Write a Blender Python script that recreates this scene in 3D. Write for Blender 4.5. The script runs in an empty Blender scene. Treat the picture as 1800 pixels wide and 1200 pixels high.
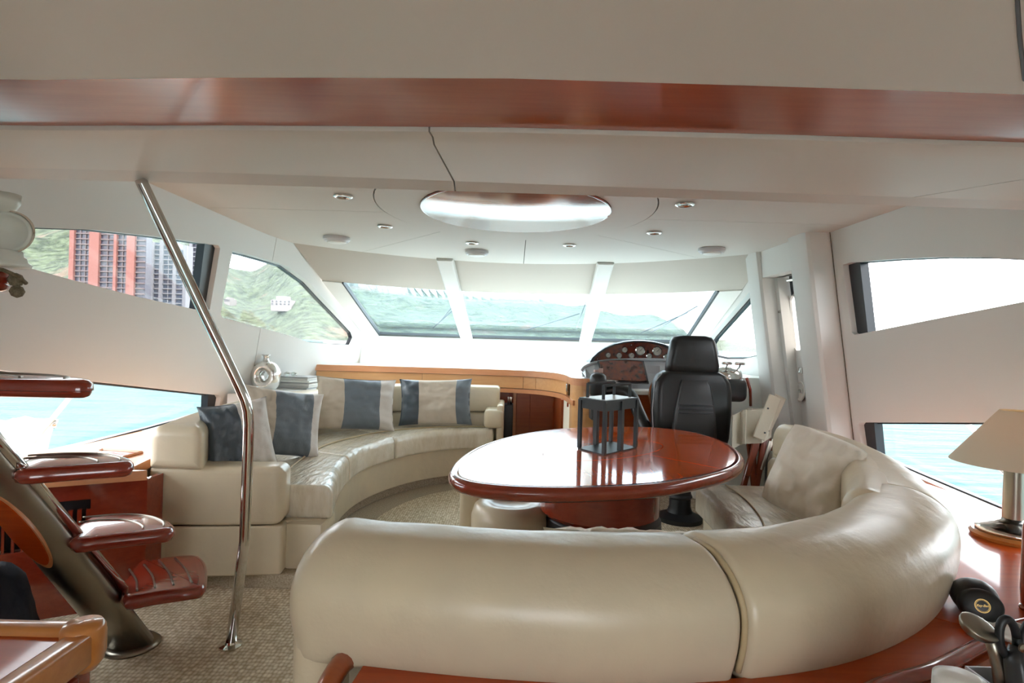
import bpy, bmesh, math, random
from mathutils import Vector, Matrix, noise
from mathutils.geometry import delaunay_2d_cdt
random.seed(7)
PI = math.pi
SC = bpy.context.scene
COL = SC.collection
# ------------------------------------------------------------------ camera
ROLL = 0.0282; FPX = 1000.0; EYE = 1.25
cam_d = bpy.data.cameras.new('camera'); cam = bpy.data.objects.new('camera', cam_d); COL.objects.link(cam)
cam_d.sensor_width = 36; cam_d.lens = 20; cam_d.clip_start = 0.02; cam_d.clip_end = 5000
cr_, sr_ = math.cos(ROLL), math.sin(ROLL)
cam.matrix_world = Matrix(((cr_, -sr_, 0, 0), (0, 0, -1, 0), (sr_, cr_, 0, EYE), (0, 0, 0, 1)))
SC.camera = cam
# ------------------------------------------------------------------ world, exposure
w = bpy.data.worlds.new('overcast_sky'); SC.world = w; w.use_nodes = True
wn = w.node_tree.nodes; wl = w.node_tree.links
bg = wn['Background']
bg.inputs['Color'].default_value = (0.95, 0.985, 1.03, 1)
bg.inputs['Strength'].default_value = 4.2
SC.view_settings.view_transform = 'Standard'
SC.view_settings.look = 'None'
SC.view_settings.gamma = 1
SC.view_settings.exposure = 1.1
SC.view_settings.use_curve_mapping = False
sun_d = bpy.data.lights.new('sun', 'SUN'); sun_d.energy = 1.0; sun_d.angle = 0.35; sun_d.color = (1, .96, .9)
sun = bpy.data.objects.new('sun', sun_d); COL.objects.link(sun); sun.rotation_euler = (math.radians(38), math.radians(12), math.radians(20))

# ------------------------------------------------------------------ photo geometry helpers
def ray(px, py):
    u = px - 900.0; v = 600.0 - py
    return (u*cr_ - v*sr_)/FPX, (u*sr_ + v*cr_)/FPX
def at_y(px, py, y):
    a, b = ray(px, py); return Vector((a*y, y, EYE + b*y))
def at_z(px, py, z):
    a, b = ray(px, py); y = (z-EYE)/b; return Vector((a*y, y, z))
def bend(y, a, L): return a*(max(0, y-4.2)/L)**1.3
def xL(y, z): return -2.3 + (z-.6)*.314 + bend(y, .45, 2.1)
def xR(y, z): return 2.2 - (z-.6)*.143 - bend(y, .1, 1.8)
def at_wall(px, py, fn, sgn):
    a, b = ray(px, py); lo, hi = .3, 9.0
    for _ in range(50):
        m = (lo+hi)/2
        if sgn*(a*m - fn(m, EYE+b*m)) < 0: lo = m
        else: hi = m
    return (m, EYE+b*m)

# ------------------------------------------------------------------ materials
def lin(c):
    if isinstance(c, str): c = tuple(int(c[i:i+2], 16)/255 for i in (0, 2, 4))
    return tuple((x/12.92 if x <= .04045 else ((x+.055)/1.055)**2.4) for x in c)
def mat(name, col, rough=.5, metal=0, coat=0, bump=None, var=None, **kw):
    m = bpy.data.materials.new(name); m.use_nodes = True
    nt = m.node_tree; b = nt.nodes['Principled BSDF']
    c = lin(col)
    b.inputs['Base Color'].default_value = (*c, 1); b.inputs['Roughness'].default_value = rough
    b.inputs['Metallic'].default_value = metal; b.inputs['Coat Weight'].default_value = coat
    b.inputs['Coat Roughness'].default_value = kw.get('coat_rough', .05)
    if 'spec' in kw: b.inputs['Specular IOR Level'].default_value = kw['spec']
    if 'trans' in kw: b.inputs['Transmission Weight'].default_value = kw['trans']
    if 'emit' in kw:
        b.inputs['Emission Color'].default_value = (*lin(kw['emit'][0]), 1); b.inputs['Emission Strength'].default_value = kw['emit'][1]
    if 'sheen' in kw: b.inputs['Sheen Weight'].default_value = kw['sheen']
    tc = nt.nodes.new('ShaderNodeTexCoord'); mp = nt.nodes.new('ShaderNodeMapping')
    nt.links.new(tc.outputs['Object'], mp.inputs['Vector'])
    mp.inputs['Scale'].default_value = kw.get('stretch', (1, 1, 1)); mp.inputs['Rotation'].default_value = kw.get('rot', (0, 0, 0))
    if var:   # (colour2, scale, detail)
        n = nt.nodes.new('ShaderNodeTexNoise'); n.inputs['Scale'].default_value = var[1]; n.inputs['Detail'].default_value = var[2] if len(var) > 2 else 4
        n.inputs['Roughness'].default_value = .65
        r = nt.nodes.new('ShaderNodeValToRGB'); lo, hi = kw.get('ramp', (.35, .65))
        r.color_ramp.elements[0].position = lo; r.color_ramp.elements[1].position = hi
        r.color_ramp.elements[0].color = (*c, 1); r.color_ramp.elements[1].color = (*lin(var[0]), 1)
        nt.links.new(mp.outputs[0], n.inputs['Vector']); nt.links.new(n.outputs['Fac'], r.inputs['Fac'])
        nt.links.new(r.outputs[0], b.inputs['Base Color'])
    if bump:  # (scale, strength, distance)
        n2 = nt.nodes.new('ShaderNodeTexNoise'); n2.inputs['Scale'].default_value = bump[0]; n2.inputs['Detail'].default_value = 5
        bm = nt.nodes.new('ShaderNodeBump'); bm.inputs['Strength'].default_value = bump[1]; bm.inputs['Distance'].default_value = bump[2]
        nt.links.new(mp.outputs[0], n2.inputs['Vector']); nt.links.new(n2.outputs['Fac'], bm.inputs['Height'])
        nt.links.new(bm.outputs[0], b.inputs['Normal'])
    return m
M = {}
M['panel'] = mat('cream_vinyl', 'e4e2dd', .42, bump=(260, .12, .001))
M['panel_front'] = mat('white_moulding', 'e8ece6', .4)
M['ceil'] = mat('ceiling_fabric', 'dcd8d0', .6, bump=(60, .1, .001), stretch=(1, 8, 1))
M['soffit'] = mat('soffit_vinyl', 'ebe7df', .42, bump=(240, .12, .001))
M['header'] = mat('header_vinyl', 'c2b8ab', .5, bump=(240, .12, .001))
M['upper'] = mat('upper_ceiling_vinyl', 'f4f1ea', .5)
M['seam'] = mat('seam_shadow', '6e6452', .8)
M['seam_light'] = mat('cream_piping', 'cfc8b4', .5)
M['dark'] = mat('black_rubber', '23252b', .35)
M['leather'] = mat('cream_leather', 'dfd0b2', .33, coat=.15, bump=(14, .35, .01), var=('d6c8ae', 3, 3), stretch=(1, 1, 1), coat_rough=.25)
M['leather_w'] = mat('creased_cream_leather', 'ebe2d0', .24, coat=.25, bump=(9, .75, .015), var=('dccfb6', 4, 3), stretch=(3.2, 1, 1), coat_rough=.2)
M['leather_p'] = mat('leather_piping', 'c4b08a', .5)
def wood(name, c1, c2, rough, coat, stretch=(1, 14, 14), scale=3):
    return mat(name, c1, rough, coat=coat, var=(c2, scale, 8), stretch=stretch, coat_rough=.06, ramp=(.3, .7))
M['cherry'] = wood('varnished_cherry', 'bc4c14', 'a83c0a', .3, .45)
M['cherry'].node_tree.nodes['Principled BSDF'].inputs['Specular IOR Level'].default_value = .15
M['cherry_x'] = wood('cherry_veneer', 'a9531f', '9a4219', .3, .4)
M['table'] = wood('table_cherry', 'e8600c', 'd45208', .12, 1.0, (14, 1, 14))
M['rim'] = wood('mahogany_rim', '9a3a22', '882c18', .18, .9)
M['tread'] = wood('tread_mahogany', '983420', '822714', .2, .9)
M['strip'] = wood('satin_cherry', 'bc5c34', 'ae4e2a', .35, 1.0, (1, 14, 14))
M['strip'].node_tree.nodes['Principled BSDF'].inputs['Coat Roughness'].default_value = .16
M['lit_wood'] = wood('lit_cherry', 'e0aa70', 'd69c62', .4, .35, (1, 14, 14))  # cherry with the light falling on the front cabinets put into its colour
M['edge_wood'] = wood('counter_edge_wood', 'dc9a6c', 'd28d5e', .35, .5)
M['maple'] = wood('honey_wood', 'c98443', 'b87236', .3, .6)
M['burl'] = mat('burl_veneer', '7c2f12', .18, coat=.8, var=('3c150a', 22, 8))
M['chrome'] = mat('polished_steel', 'd8d6d2', .07, 1)
M['steel'] = mat('brushed_steel', '9a9488', .3, 1, bump=(40, .1, .001))
M['silver'] = mat('hammered_silver', 'e8e6e2', .22, 1, bump=(18, .5, .01))
M['black_leather'] = mat('black_leather', '101113', .4, coat=.08, bump=(90, .25, .002), coat_rough=.3)
M['black'] = mat('black_plastic', '1e2023', .4)
M['graphite'] = mat('graphite_metal', '34383a', .42, .3)
M['gray_plastic'] = mat('grey_plastic', 'a6a8ac', .3, coat=.3)
M['charcoal'] = mat('charcoal_plastic', '343537', .35)
M['white_plastic'] = mat('white_plastic', 'eceae4', .35)
M['dial'] = mat('dial_face', 'c4c2b8', .4, var=('a9a89c', 90, 2))
M['linen'] = mat('beige_linen', 'cdc0ae', .85, bump=(160, .35, .003), sheen=.2)
M['linen_w'] = mat('off_white_silk', 'dcd5cd', .7, bump=(70, .4, .004), stretch=(1, 1, 5), sheen=.2)
M['slate'] = mat('slate_silk', '6d7780', .42, bump=(60, .5, .004), stretch=(5, 5, .6), sheen=.3)
M['slate_d'] = mat('slate_satin', '4a545c', .38, bump=(30, .5, .004), stretch=(3, 3, .8), sheen=.3)
M['cotton'] = mat('cream_cotton', 'f0e6d6', .85, bump=(30, .4, .006), sheen=.2)
M['canvas'] = mat('white_canvas', 'd8d0be', .85, bump=(60, .3, .003))
M['teak'] = wood('teak', '8c3f20', '702c14', .35, .4, (14, 14, 1))
M['navy'] = mat('navy_cloth', '17202e', .8, bump=(40, .5, .004))
M['paper'] = mat('magazine_paper', 'e4e2dc', .5)
M['paper_d'] = mat('magazine_cover', 'a8a8a8', .3)
M['gold'] = mat('gold_print', 'd8b26a', .35, .5)
M['shade'] = mat('lamp_shade_paper', 'efe4cc', .8)
M['bulbglow'] = mat('lamp_bulb', 'ffffff', .5, emit=('ffd9a0', 6))
M['ledglow'] = mat('downlight_lens', 'f4f4f0', .3, emit=('fff4e0', 1.5))
M['shell'] = mat('pale_shell', 'dfe3d8', .35, coat=.4, bump=(30, .3, .003))
M['rope'] = mat('woven_rope', '8c8068', .8, bump=(60, 1, .01), var=('5c5038', 60, 3))
M['fabric_out'] = mat('white_towel', 'f0eeea', .9, bump=(12, .5, .02))
# shade lets light through
nt = M['shade'].node_tree; tr = nt.nodes.new('ShaderNodeBsdfTranslucent'); tr.inputs[0].default_value = (*lin('f0c890'), 1)
mx = nt.nodes.new('ShaderNodeMixShader'); mx.inputs[0].default_value = .25
nt.links.new(nt.nodes['Principled BSDF'].outputs[0], mx.inputs[1]); nt.links.new(tr.outputs[0], mx.inputs[2]); nt.links.new(mx.outputs[0], nt.nodes['Material Output'].inputs[0])
def glass(name, tint, scatter, scatter_col=(1, 1, 1), rough=0.0):
    m = bpy.data.materials.new(name); m.use_nodes = True; nt = m.node_tree; nt.nodes.clear()
    o = nt.nodes.new('ShaderNodeOutputMaterial'); t = nt.nodes.new('ShaderNodeBsdfTransparent'); t.inputs[0].default_value = (*tint, 1)
    d = nt.nodes.new('ShaderNodeBsdfTranslucent'); d.inputs[0].default_value = (*scatter_col, 1)
    g = nt.nodes.new('ShaderNodeBsdfGlossy'); g.inputs['Roughness'].default_value = rough
    a = nt.nodes.new('ShaderNodeMixShader'); a.inputs[0].default_value = scatter
    lw = nt.nodes.new('ShaderNodeLayerWeight'); lw.inputs[0].default_value = .5
    pw = nt.nodes.new('ShaderNodeMath'); pw.operation = 'POWER'; pw.inputs[1].default_value = 5; nt.links.new(lw.outputs['Facing'], pw.inputs[0])
    f = nt.nodes.new('ShaderNodeMath'); f.operation = 'MULTIPLY_ADD'; f.inputs[1].default_value = .8; f.inputs[2].default_value = .03; nt.links.new(pw.outputs[0], f.inputs[0])
    b = nt.nodes.new('ShaderNodeMixShader')
    nt.links.new(t.outputs[0], a.inputs[1]); nt.links.new(d.outputs[0], a.inputs[2])
    nt.links.new(f.outputs[0], b.inputs[0]); nt.links.new(a.outputs[0], b.inputs[1]); nt.links.new(g.outputs[0], b.inputs[2]); nt.links.new(b.outputs[0], o.inputs[0])
    return m
M['glass'] = glass('window_glass', (.965, .975, .975), .005)
M['glass_ws'] = glass('haze_tinted_windscreen_glass', (.84, .93, .97), .012, (.74, .95, 1))  # bluish tint and translucent share imitate washed-out distant haze on clean glass
M['glass_obj'] = glass('clear_glass', (.9, .93, .9), .12)
M['disc'] = mat('ceiling_disc_wood', 'b4785a', .2, coat=1, coat_rough=.14, var=('a86c4e', 3, 6), stretch=(1, 12, 1))
M['disc'].node_tree.nodes['Principled BSDF'].inputs['Coat IOR'].default_value = 2.2
M['table'].node_tree.nodes['Principled BSDF'].inputs['Coat IOR'].default_value = 1.5; M['table'].node_tree.nodes['Principled BSDF'].inputs['Specular IOR Level'].default_value = .1; M['strip'].node_tree.nodes['Principled BSDF'].inputs['Specular IOR Level'].default_value = .1
M['strip'].node_tree.nodes['Principled BSDF'].inputs['Coat IOR'].default_value = 2.0
# carpet
def carpet():
    m = mat('woven_carpet', 'cdbd9b', .95); nt = m.node_tree; b = nt.nodes['Principled BSDF']
    tc = nt.nodes['Texture Coordinate']
    v = nt.nodes.new('ShaderNodeTexVoronoi'); v.inputs['Scale'].default_value = 62
    mp = nt.nodes['Mapping']; mp.inputs['Scale'].default_value = (1, .7, 1); nt.links.new(mp.outputs[0], v.inputs['Vector'])
    v.inputs['Randomness'].default_value = .35
    r = nt.nodes.new('ShaderNodeValToRGB'); r.color_ramp.elements[0].color = (*lin('fbf2dc'), 1); r.color_ramp.elements[1].color = (*lin('b8a583'), 1)
    r.color_ramp.elements[0].position = .25; r.color_ramp.elements[1].position = .75
    nt.links.new(v.outputs['Distance'], r.inputs[0]); nt.links.new(r.outputs[0], b.inputs['Base Color'])
    bm = nt.nodes.new('ShaderNodeBump'); bm.inputs['Strength'].default_value = .6; bm.inputs['Distance'].default_value = .006; bm.invert = True
    nt.links.new(v.outputs['Distance'], bm.inputs['Height']); nt.links.new(bm.outputs[0], b.inputs['Normal'])
    return m
M['carpet'] = carpet()
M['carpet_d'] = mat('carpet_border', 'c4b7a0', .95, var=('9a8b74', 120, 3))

# ------------------------------------------------------------------ object helpers
WL = {}
def props(o, label=None, cat=None, group=None, kind=None):
    if label: o['label'] = label
    if cat: o['category'] = cat
    if group: o['group'] = group
    if kind: o['kind'] = kind
    return o
def thing(name, loc, label=None, cat=None, group=None, kind=None):
    o = bpy.data.objects.new(name, None); o.empty_display_size = .05; COL.objects.link(o); o.location = loc
    WL[o] = Vector(loc); return props(o, label, cat, group, kind)
def mk(name, vf, m, parent=None, smooth=False, label=None, cat=None, group=None, kind=None, mats=None, fm=None, autosm=None):
    V, Fc = vf
    V = [Vector(v) for v in V]
    lo = Vector([min(v[i] for v in V) for i in range(3)]); hi = Vector([max(v[i] for v in V) for i in range(3)])
    c = (lo+hi)/2
    if not parent: c.z = lo.z
    me = bpy.data.meshes.new(name); me.from_pydata([v-c for v in V], [], Fc); me.update()
    bmx = bmesh.new(); bmx.from_mesh(me); bmesh.ops.recalc_face_normals(bmx, faces=bmx.faces)
    if autosm:
        for f in bmx.faces: f.smooth = True
        for e in bmx.edges:
            if len(e.link_faces) == 2 and e.calc_face_angle(0) > autosm: e.smooth = False
    elif smooth:
        for f in bmx.faces: f.smooth = True
    bmx.to_mesh(me); bmx.free()
    for mm in (mats or [m]): me.materials.append(mm)
    if fm:
        for i, p in enumerate(me.polygons): p.material_index = fm[i]
    o = bpy.data.objects.new(name, me); COL.objects.link(o)
    WL[o] = c
    if parent: o.parent = parent; o.location = c - WL[parent]
    else: o.location = c
    return props(o, label, cat, group, kind)
def join(*vfs):
    V, Fc = [], []
    for v, f in vfs:
        n = len(V); V += list(v); Fc += [tuple(i+n for i in q) for q in f]
    return V, Fc
def xf(vf, mt): return [mt @ Vector(v) for v in vf[0]], vf[1]
def from_bm(b):
    b.verts.index_update(); r = [v.co.copy() for v in b.verts], [tuple(v.index for v in f.verts) for f in b.faces]; b.free(); return r
def box(c, s, bev=0.0, seg=2, rot=None):
    b = bmesh.new(); bmesh.ops.create_cube(b, size=1)
    for v in b.verts: v.co = Vector((v.co.x*s[0], v.co.y*s[1], v.co.z*s[2]))
    if bev: bmesh.ops.bevel(b, geom=list(b.edges), offset=bev, segments=seg, profile=.5, affect='EDGES')
    r = from_bm(b)
    mt = Matrix.Translation(c)
    if rot is not None: mt = mt @ rot
    return xf(r, mt)
def bx2(x0, x1, y0, y1, z0, z1, bev=0): return box(((x0+x1)/2, (y0+y1)/2, (z0+z1)/2), (abs(x1-x0), abs(y1-y0), abs(z1-z0)), bev)
def hexa(bot, top):
    V = list(bot)+list(top); n = len(bot)
    return V, [tuple(range(n))[::-1], tuple(range(n, 2*n))] + [(i, (i+1) % n, n+(i+1) % n, n+i) for i in range(n)]
def loft(rings, closed=True, cap=True):
    V = [v for r in rings for v in r]; n = len(rings[0]); Fc = []
    for i in range(len(rings)-1):
        for j in range(n if closed else n-1):
            k = (j+1) % n; Fc.append((i*n+j, i*n+k, (i+1)*n+k, (i+1)*n+j))
    if cap and closed: Fc += [tuple(range(n))[::-1], tuple(range((len(rings)-1)*n, len(rings)*n))]
    return V, Fc
def tube(pts, r, n=12, cap=True, sq=1.0):
    pts = [Vector(p) for p in pts]; rings = []; up = None
    for i, p in enumerate(pts):
        d = (pts[min(i+1, len(pts)-1)]-pts[max(i-1, 0)]).normalized()
        if up is None: up = Vector((0, 0, 1)) if abs(d.z) < .9 else Vector((1, 0, 0))
        a = d.cross(up).normalized(); up = a.cross(d).normalized()
        rr = r[i] if isinstance(r, (list, tuple)) else r
        rings.append([p + a*math.cos(2*PI*k/n)*rr + up*math.sin(2*PI*k/n)*rr*sq for k in range(n)])
    return loft(rings, True, cap)
def lathe(prof, c=(0, 0, 0), n=32, sx=1, sy=1):
    rings = [[Vector((c[0]+r*math.cos(2*PI*k/n)*sx, c[1]+r*math.sin(2*PI*k/n)*sy, c[2]+z)) for k in range(n)] for r, z in prof]
    return loft(rings)
def catmull(P, per=8):
    P = [Vector(p) for p in P]; out = []
    for i in range(len(P)-1):
        p0 = P[i-1] if i else P[0]*2-P[1]; p3 = P[i+2] if i+2 < len(P) else P[-1]*2-P[-2]
        for k in range(per):
            t = k/per; out.append(.5*((2*P[i]) + (P[i+1]-p0)*t + (2*p0-5*P[i]+4*P[i+1]-p3)*t*t + (3*P[i]-p0-3*P[i+1]+p3)*t**3))
    out.append(P[-1]); return out
def ring(prof, c=(0, 0, 0), n=32):
    prof = list(prof)+[prof[0]]
    return loft([[Vector((c[0]+r*math.cos(2*PI*k/n), c[1]+r*math.sin(2*PI*k/n), c[2]+z)) for k in range(n)] for r, z in prof], True, False)
class Curve:
    def __init__(s, P, per=10):
        s.p = catmull([Vector((*p, 0)) if len(p) == 2 else Vector(p) for p in P], per); s.l = [0]
        for i in range(1, len(s.p)): s.l.append(s.l[-1]+(s.p[i]-s.p[i-1]).length)
        s.L = s.l[-1]
    def __call__(s, t):
        d = max(0, min(1, t))*s.L
        for i in range(1, len(s.p)):
            if s.l[i] >= d-1e-9:
                k = (d-s.l[i-1])/max(1e-9, s.l[i]-s.l[i-1]); return s.p[i-1].lerp(s.p[i], k)
        return s.p[-1]
    def near(s, x, y):
        i = min(range(len(s.p)), key=lambda k: (s.p[k].x-x)**2+(s.p[k].y-y)**2); return s.l[i]/s.L
def sweep_rr(A, B, s0, s1, z0, z1, rti, rto, rb, re0=.02, re1=.02, step=.05, w0=0, w1=1, fn=None, seg=6, side=0):
    """rounded-rectangle section between curve A (inner) and B (outer), rounded ends"""
    L = (A.L+B.L)/2*(s1-s0)
    st = []
    n0 = 5
    for k in range(n0+1):
        a = k/n0*PI/2; st.append((re0*(1-math.cos(a)), re0*(1-math.sin(a))))
    m = max(2, int((L-re0-re1)/step))
    for k in range(1, m): st.append((re0+(L-re0-re1)*k/m, 0))
    for k in range(n0+1):
        a = (1-k/n0)*PI/2; st.append((L-re1*(1-math.cos(a)), re1*(1-math.sin(a))))
    rings = []
    for d, ins in st:
        s = s0+(s1-s0)*d/L; a = A(s); b = B(s); dr = (b-a); W = dr.length; dr = dr/W
        lo, hi = W*w0+ins, W*w1-ins; zl, zh = z0+ins, z1-ins
        pr = []
        for (cx, cz, r, a0) in ((lo, zl, rb, PI), (hi, zl, rb, 1.5*PI), (hi, zh, rto, 0), (lo, zh, rti, .5*PI)):
            r = max(r-ins, .002); ox = cx + (r if cx == lo else -r); oz = cz + (r if cz == zl else -r)
            for k in range(seg+1):
                t = a0+k/seg*PI/2; pr.append((ox+r*math.cos(t), oz+r*math.sin(t)))
            if side and (cx, cz) == (hi, zl):
                b_ = zh-max(rto-ins, .002); a_ = zl+max(rb-ins, .002)
                for k in range(1, side): pr.append((hi, a_+(b_-a_)*k/side))
        ring = []
        for (x, z) in pr:
            p = a+dr*x; p.z = z
            if fn: p = fn(p, s, (x-lo)/(hi-lo), (z-zl)/(zh-zl))
            ring.append(p)
        rings.append(ring)
    return loft(rings)
def region(outer, holes, mp, thick, grid=.25, border=None):
    """flat region with holes -> mapped, thickened sheet. mp(a,b)->Vector, thick Vector"""
    vs = []; ed = []
    def addl(P, closed=True):
        n = len(vs); vs.extend([Vector((p[0], p[1])) for p in P]); m = len(P)
        for i in range(m if closed else m-1): ed.append((n+i, n+(i+1) % m))
    def dens(P):
        o = []
        for i in range(len(P)):
            a = Vector(P[i][:2]); b = Vector(P[(i+1) % len(P)][:2]); k = max(1, int((b-a).length/grid))
            for j in range(k): o.append(a.lerp(b, j/k))
        return o
    outer = dens(outer); holes = [dens(h) for h in holes]
    addl(outer)
    for h in holes: addl(h)
    def inside(p, P):
        c = False; n = len(P)
        for i in range(n):
            a, b = P[i], P[(i+1) % n]
            if (a[1] > p[1]) != (b[1] > p[1]) and p[0] < (b[0]-a[0])*(p[1]-a[1])/(b[1]-a[1])+a[0]: c = not c
        return c
    xs = [p[0] for p in outer]; ys = [p[1] for p in outer]
    x = min(xs)+grid/2
    while x < max(xs):
        y = min(ys)+grid/2
        while y < max(ys):
            if inside((x, y), outer) and not any(inside((x, y), h) for h in holes): vs.append(Vector((x, y)))
            y += grid
        x += grid
    r = delaunay_2d_cdt(vs, ed, [], 0, 1e-6); V2, F2 = r[0], r[2]
    keep = []
    for f in F2:
        c = sum((V2[i] for i in f), Vector((0, 0)))/len(f)
        if inside(c, outer) and not any(inside(c, h) for h in holes): keep.append(tuple(f))
    used = sorted({i for f in keep for i in f}); ix = {u: k for k, u in enumerate(used)}
    V = [mp(V2[i][0], V2[i][1]) for i in used]; n = len(V)
    Fc = [tuple(ix[i] for i in f) for f in keep]
    cnt = {}
    for f in Fc:
        for i in range(len(f)):
            e = (f[i], f[(i+1) % len(f)]); cnt[e] = 1
    V2_ = V+[v+Vector(thick) for v in V]
    F3 = Fc+[tuple(i+n for i in f[::-1]) for f in Fc]
    for (a, b) in list(cnt):
        if (b, a) not in cnt: F3.append((b, a, a+n, b+n))
    return V2_, F3
def offset_poly(P, d):
    out = []; n = len(P); area = sum(P[i][0]*P[(i+1) % n][1]-P[(i+1) % n][0]*P[i][1] for i in range(n)); sg = 1 if area > 0 else -1
    for i in range(n):
        a, b, c = Vector(P[i-1][:2]), Vector(P[i][:2]), Vector(P[(i+1) % n][:2])
        e1 = (b-a).normalized(); e2 = (c-b).normalized()
        n1 = Vector((e1.y, -e1.x))*sg; n2 = Vector((e2.y, -e2.x))*sg; m = (n1+n2)
        if m.length < 1e-6: m = n1
        m.normalize(); k = d/max(.5, m.dot(n1)); out.append((b.x+m.x*k, b.y+m.y*k))
    return out

# ================================================================== OUTSIDE
M['sea'] = mat('turquoise_sea', '22484a', .5, spec=.08, bump=(.9, .9, .3), var=('345e5e', .35, 6), stretch=(.5, 1.6, 1))
M['hill'] = mat('wooded_hillside', '465038', .95, var=('16240f', .11, 12), ramp=(.40, .6), bump=(.12, 1, 8))
def fix_hill():
    nt = M['hill'].node_tree; b = nt.nodes['Principled BSDF']
    n = nt.nodes.new('ShaderNodeTexNoise'); n.inputs['Scale'].default_value = .022; n.inputs['Detail'].default_value = 10
    r = nt.nodes.new('ShaderNodeValToRGB'); r.color_ramp.elements[0].position = .60; r.color_ramp.elements[1].position = .68
    mxc = nt.nodes.new('ShaderNodeMixRGB'); mxc.inputs['Color2'].default_value = (*lin('5c4a3c'), 1)
    old = b.inputs['Base Color'].links[0].from_socket
    nt.links.new(nt.nodes['Mapping'].outputs[0], n.inputs['Vector']); nt.links.new(n.outputs['Fac'], r.inputs[0]); nt.links.new(r.outputs[0], mxc.inputs['Fac'])
    nt.links.new(old, mxc.inputs['Color1']); nt.links.new(mxc.outputs[0], b.inputs['Base Color'])
fix_hill()
mk('sea', ([(-3000, -3000, -1.6), (3000, -3000, -1.6), (3000, 4000, -1.6), (-3000, 4000, -1.6)], [(0, 1, 2, 3)]), M['sea'], kind='structure')
ridge = [(-3200, 200), (-1500, 210), (-600, 215), (0, 235), (150, 235), (300, 215), (360, 150), (405, 112), (440, 108), (465, 122), (482, 150), (515, 190), (560, 175), (620, 150), (700, 128), (780, 112), (840, 100), (900, 82), (930, 83), (962, 68), (1000, 65), (1030, 68), (1056, 57), (1095, 50), (1144, 51), (1181, 40), (1195, 30), (1225, 8), (1250, 5), (1268, 14), (1290, 10), (1320, 1), (1345, 0)]
def rh(px):
    for (a, b) in zip(ridge, ridge[1:]):
        if a[0] <= px <= b[0]:
            k = (px-a[0])/(b[0]-a[0]); k = k*k*(3-2*k); return a[1]+(b[1]-a[1])*k
    return 0
def hills():
    V = []; cols = []
    px = -3200
    while px <= 1345: cols.append(px); px += 9 if px > 0 else 60
    NR = 34
    for px in cols:
        u = (px-900)/1000; n = math.sqrt(1+u*u)
        for j in range(NR):
            t = j/(NR-1)
            ysh = 430 + 50*noise.noise(Vector((px*.01, 3, 0)))
            y = (ysh+(560+150*max(0, min(1, (px-540)/260)))*t) if px > -300 else (ysh+560*t)/n*1.3
            h = rh(px)/1000*y
            prof = math.sin(min(1, t*1.18)*PI/2)**1.15
            dz = noise.fractal(Vector((u*y*.012, y*.012, 0)), 1.0, 2.1, 5)*16*math.sin(PI*min(1, t))*(min(1, rh(px)/60))
            V.append((u*y, y, EYE + h*prof + dz*.8 - 4*(1-t)**8))
    Fc = []
    for i in range(len(cols)-1):
        for j in range(NR-1): a = i*NR+j; Fc.append((a, a+1, a+NR+1, a+NR))
    mk('hillside', (V, Fc), M['hill'], smooth=True, kind='structure')
hills()
M['tower_red'] = mat('terracotta_wall', '7a4a42', .8); M['tower_glass'] = mat('dusky_window_glass', '2c2a38', .35)
M['tower_white'] = mat('pale_tower_wall', '78767a', .8); M['tower_slab'] = mat('balcony_slab', '60504f', .8); M['tower_blue'] = mat('blue_grey_glass', '434e5e', .3)
def tower(name, segs, y, h, floor_h, label, group):
    px0 = segs[0][0]; px1 = segs[-1][1]
    base = at_y((px0+px1)/2, 577, y); base.z = -1
    t = thing(name, base, label, 'building', group)
    nslab = []
    for (a, b, kind, dy, hh) in segs:
        xa = (a-900)/1000*y; xb = (b-900)/1000*y; H = h*hh
        nm = {'r': 'tower_red', 'g': 'tower_glass', 'w': 'tower_white', 'b': 'tower_blue'}[kind]
        mk('fin_wall' if kind in 'rw' else 'glazed_wall', bx2(xa, xb, y+dy, y+8, -1, H), M[nm], t)
        if kind in 'gb':
            z = 4
            while z < H-1:
                nslab.append(bx2(xa+.2, xb-.2, y+dy-1.0, y+dy, z, z+.7)); z += floor_h
            k = int((xb-xa)/3.2)
            for q in range(1, k): xx = xa+(xb-xa)*q/k; nslab.append(bx2(xx-.2, xx+.2, y+dy-.7, y+dy, 0, H))
    mk('balcony', join(*nslab), M['tower_slab'] if name == 'brick_tower' else M['tower_white'], t, kind='stuff')
tower('brick_tower', [(117, 125, 'r', 0, 1), (125, 152, 'g', 2, 1), (152, 169, 'r', 0, 1), (169, 195, 'g', 2, 1), (195, 200, 'r', 0, 1), (200, 218, 'g', 2, 1), (218, 232, 'r', 0, .96), (232, 249, 'g', 2, .92)], 360, 92, 3.4, 'reddish apartment tower seen through the left window', None)
tower('white_tower', [(260, 266, 'w', 0, .78), (266, 276, 'b', 1.5, .78), (276, 282, 'w', 0, .8), (282, 300, 'b', 1.5, .8), (300, 306, 'w', 0, .78), (306, 318, 'b', 1, .72), (318, 324, 'w', 0, .76)], 400, 82, 3.4, 'pale high-rise with blue glass right of the reddish tower', None)
tower('grey_tower', [(328, 333, 'w', 0, 1), (333, 348, 'g', 1.5, 1), (348, 353, 'w', 0, 1), (353, 370, 'g', 1.5, .98), (370, 374, 'w', 0, .98)], 430, 72, 3.4, 'grey purple high-rise nearest the dark window post', None)
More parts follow.
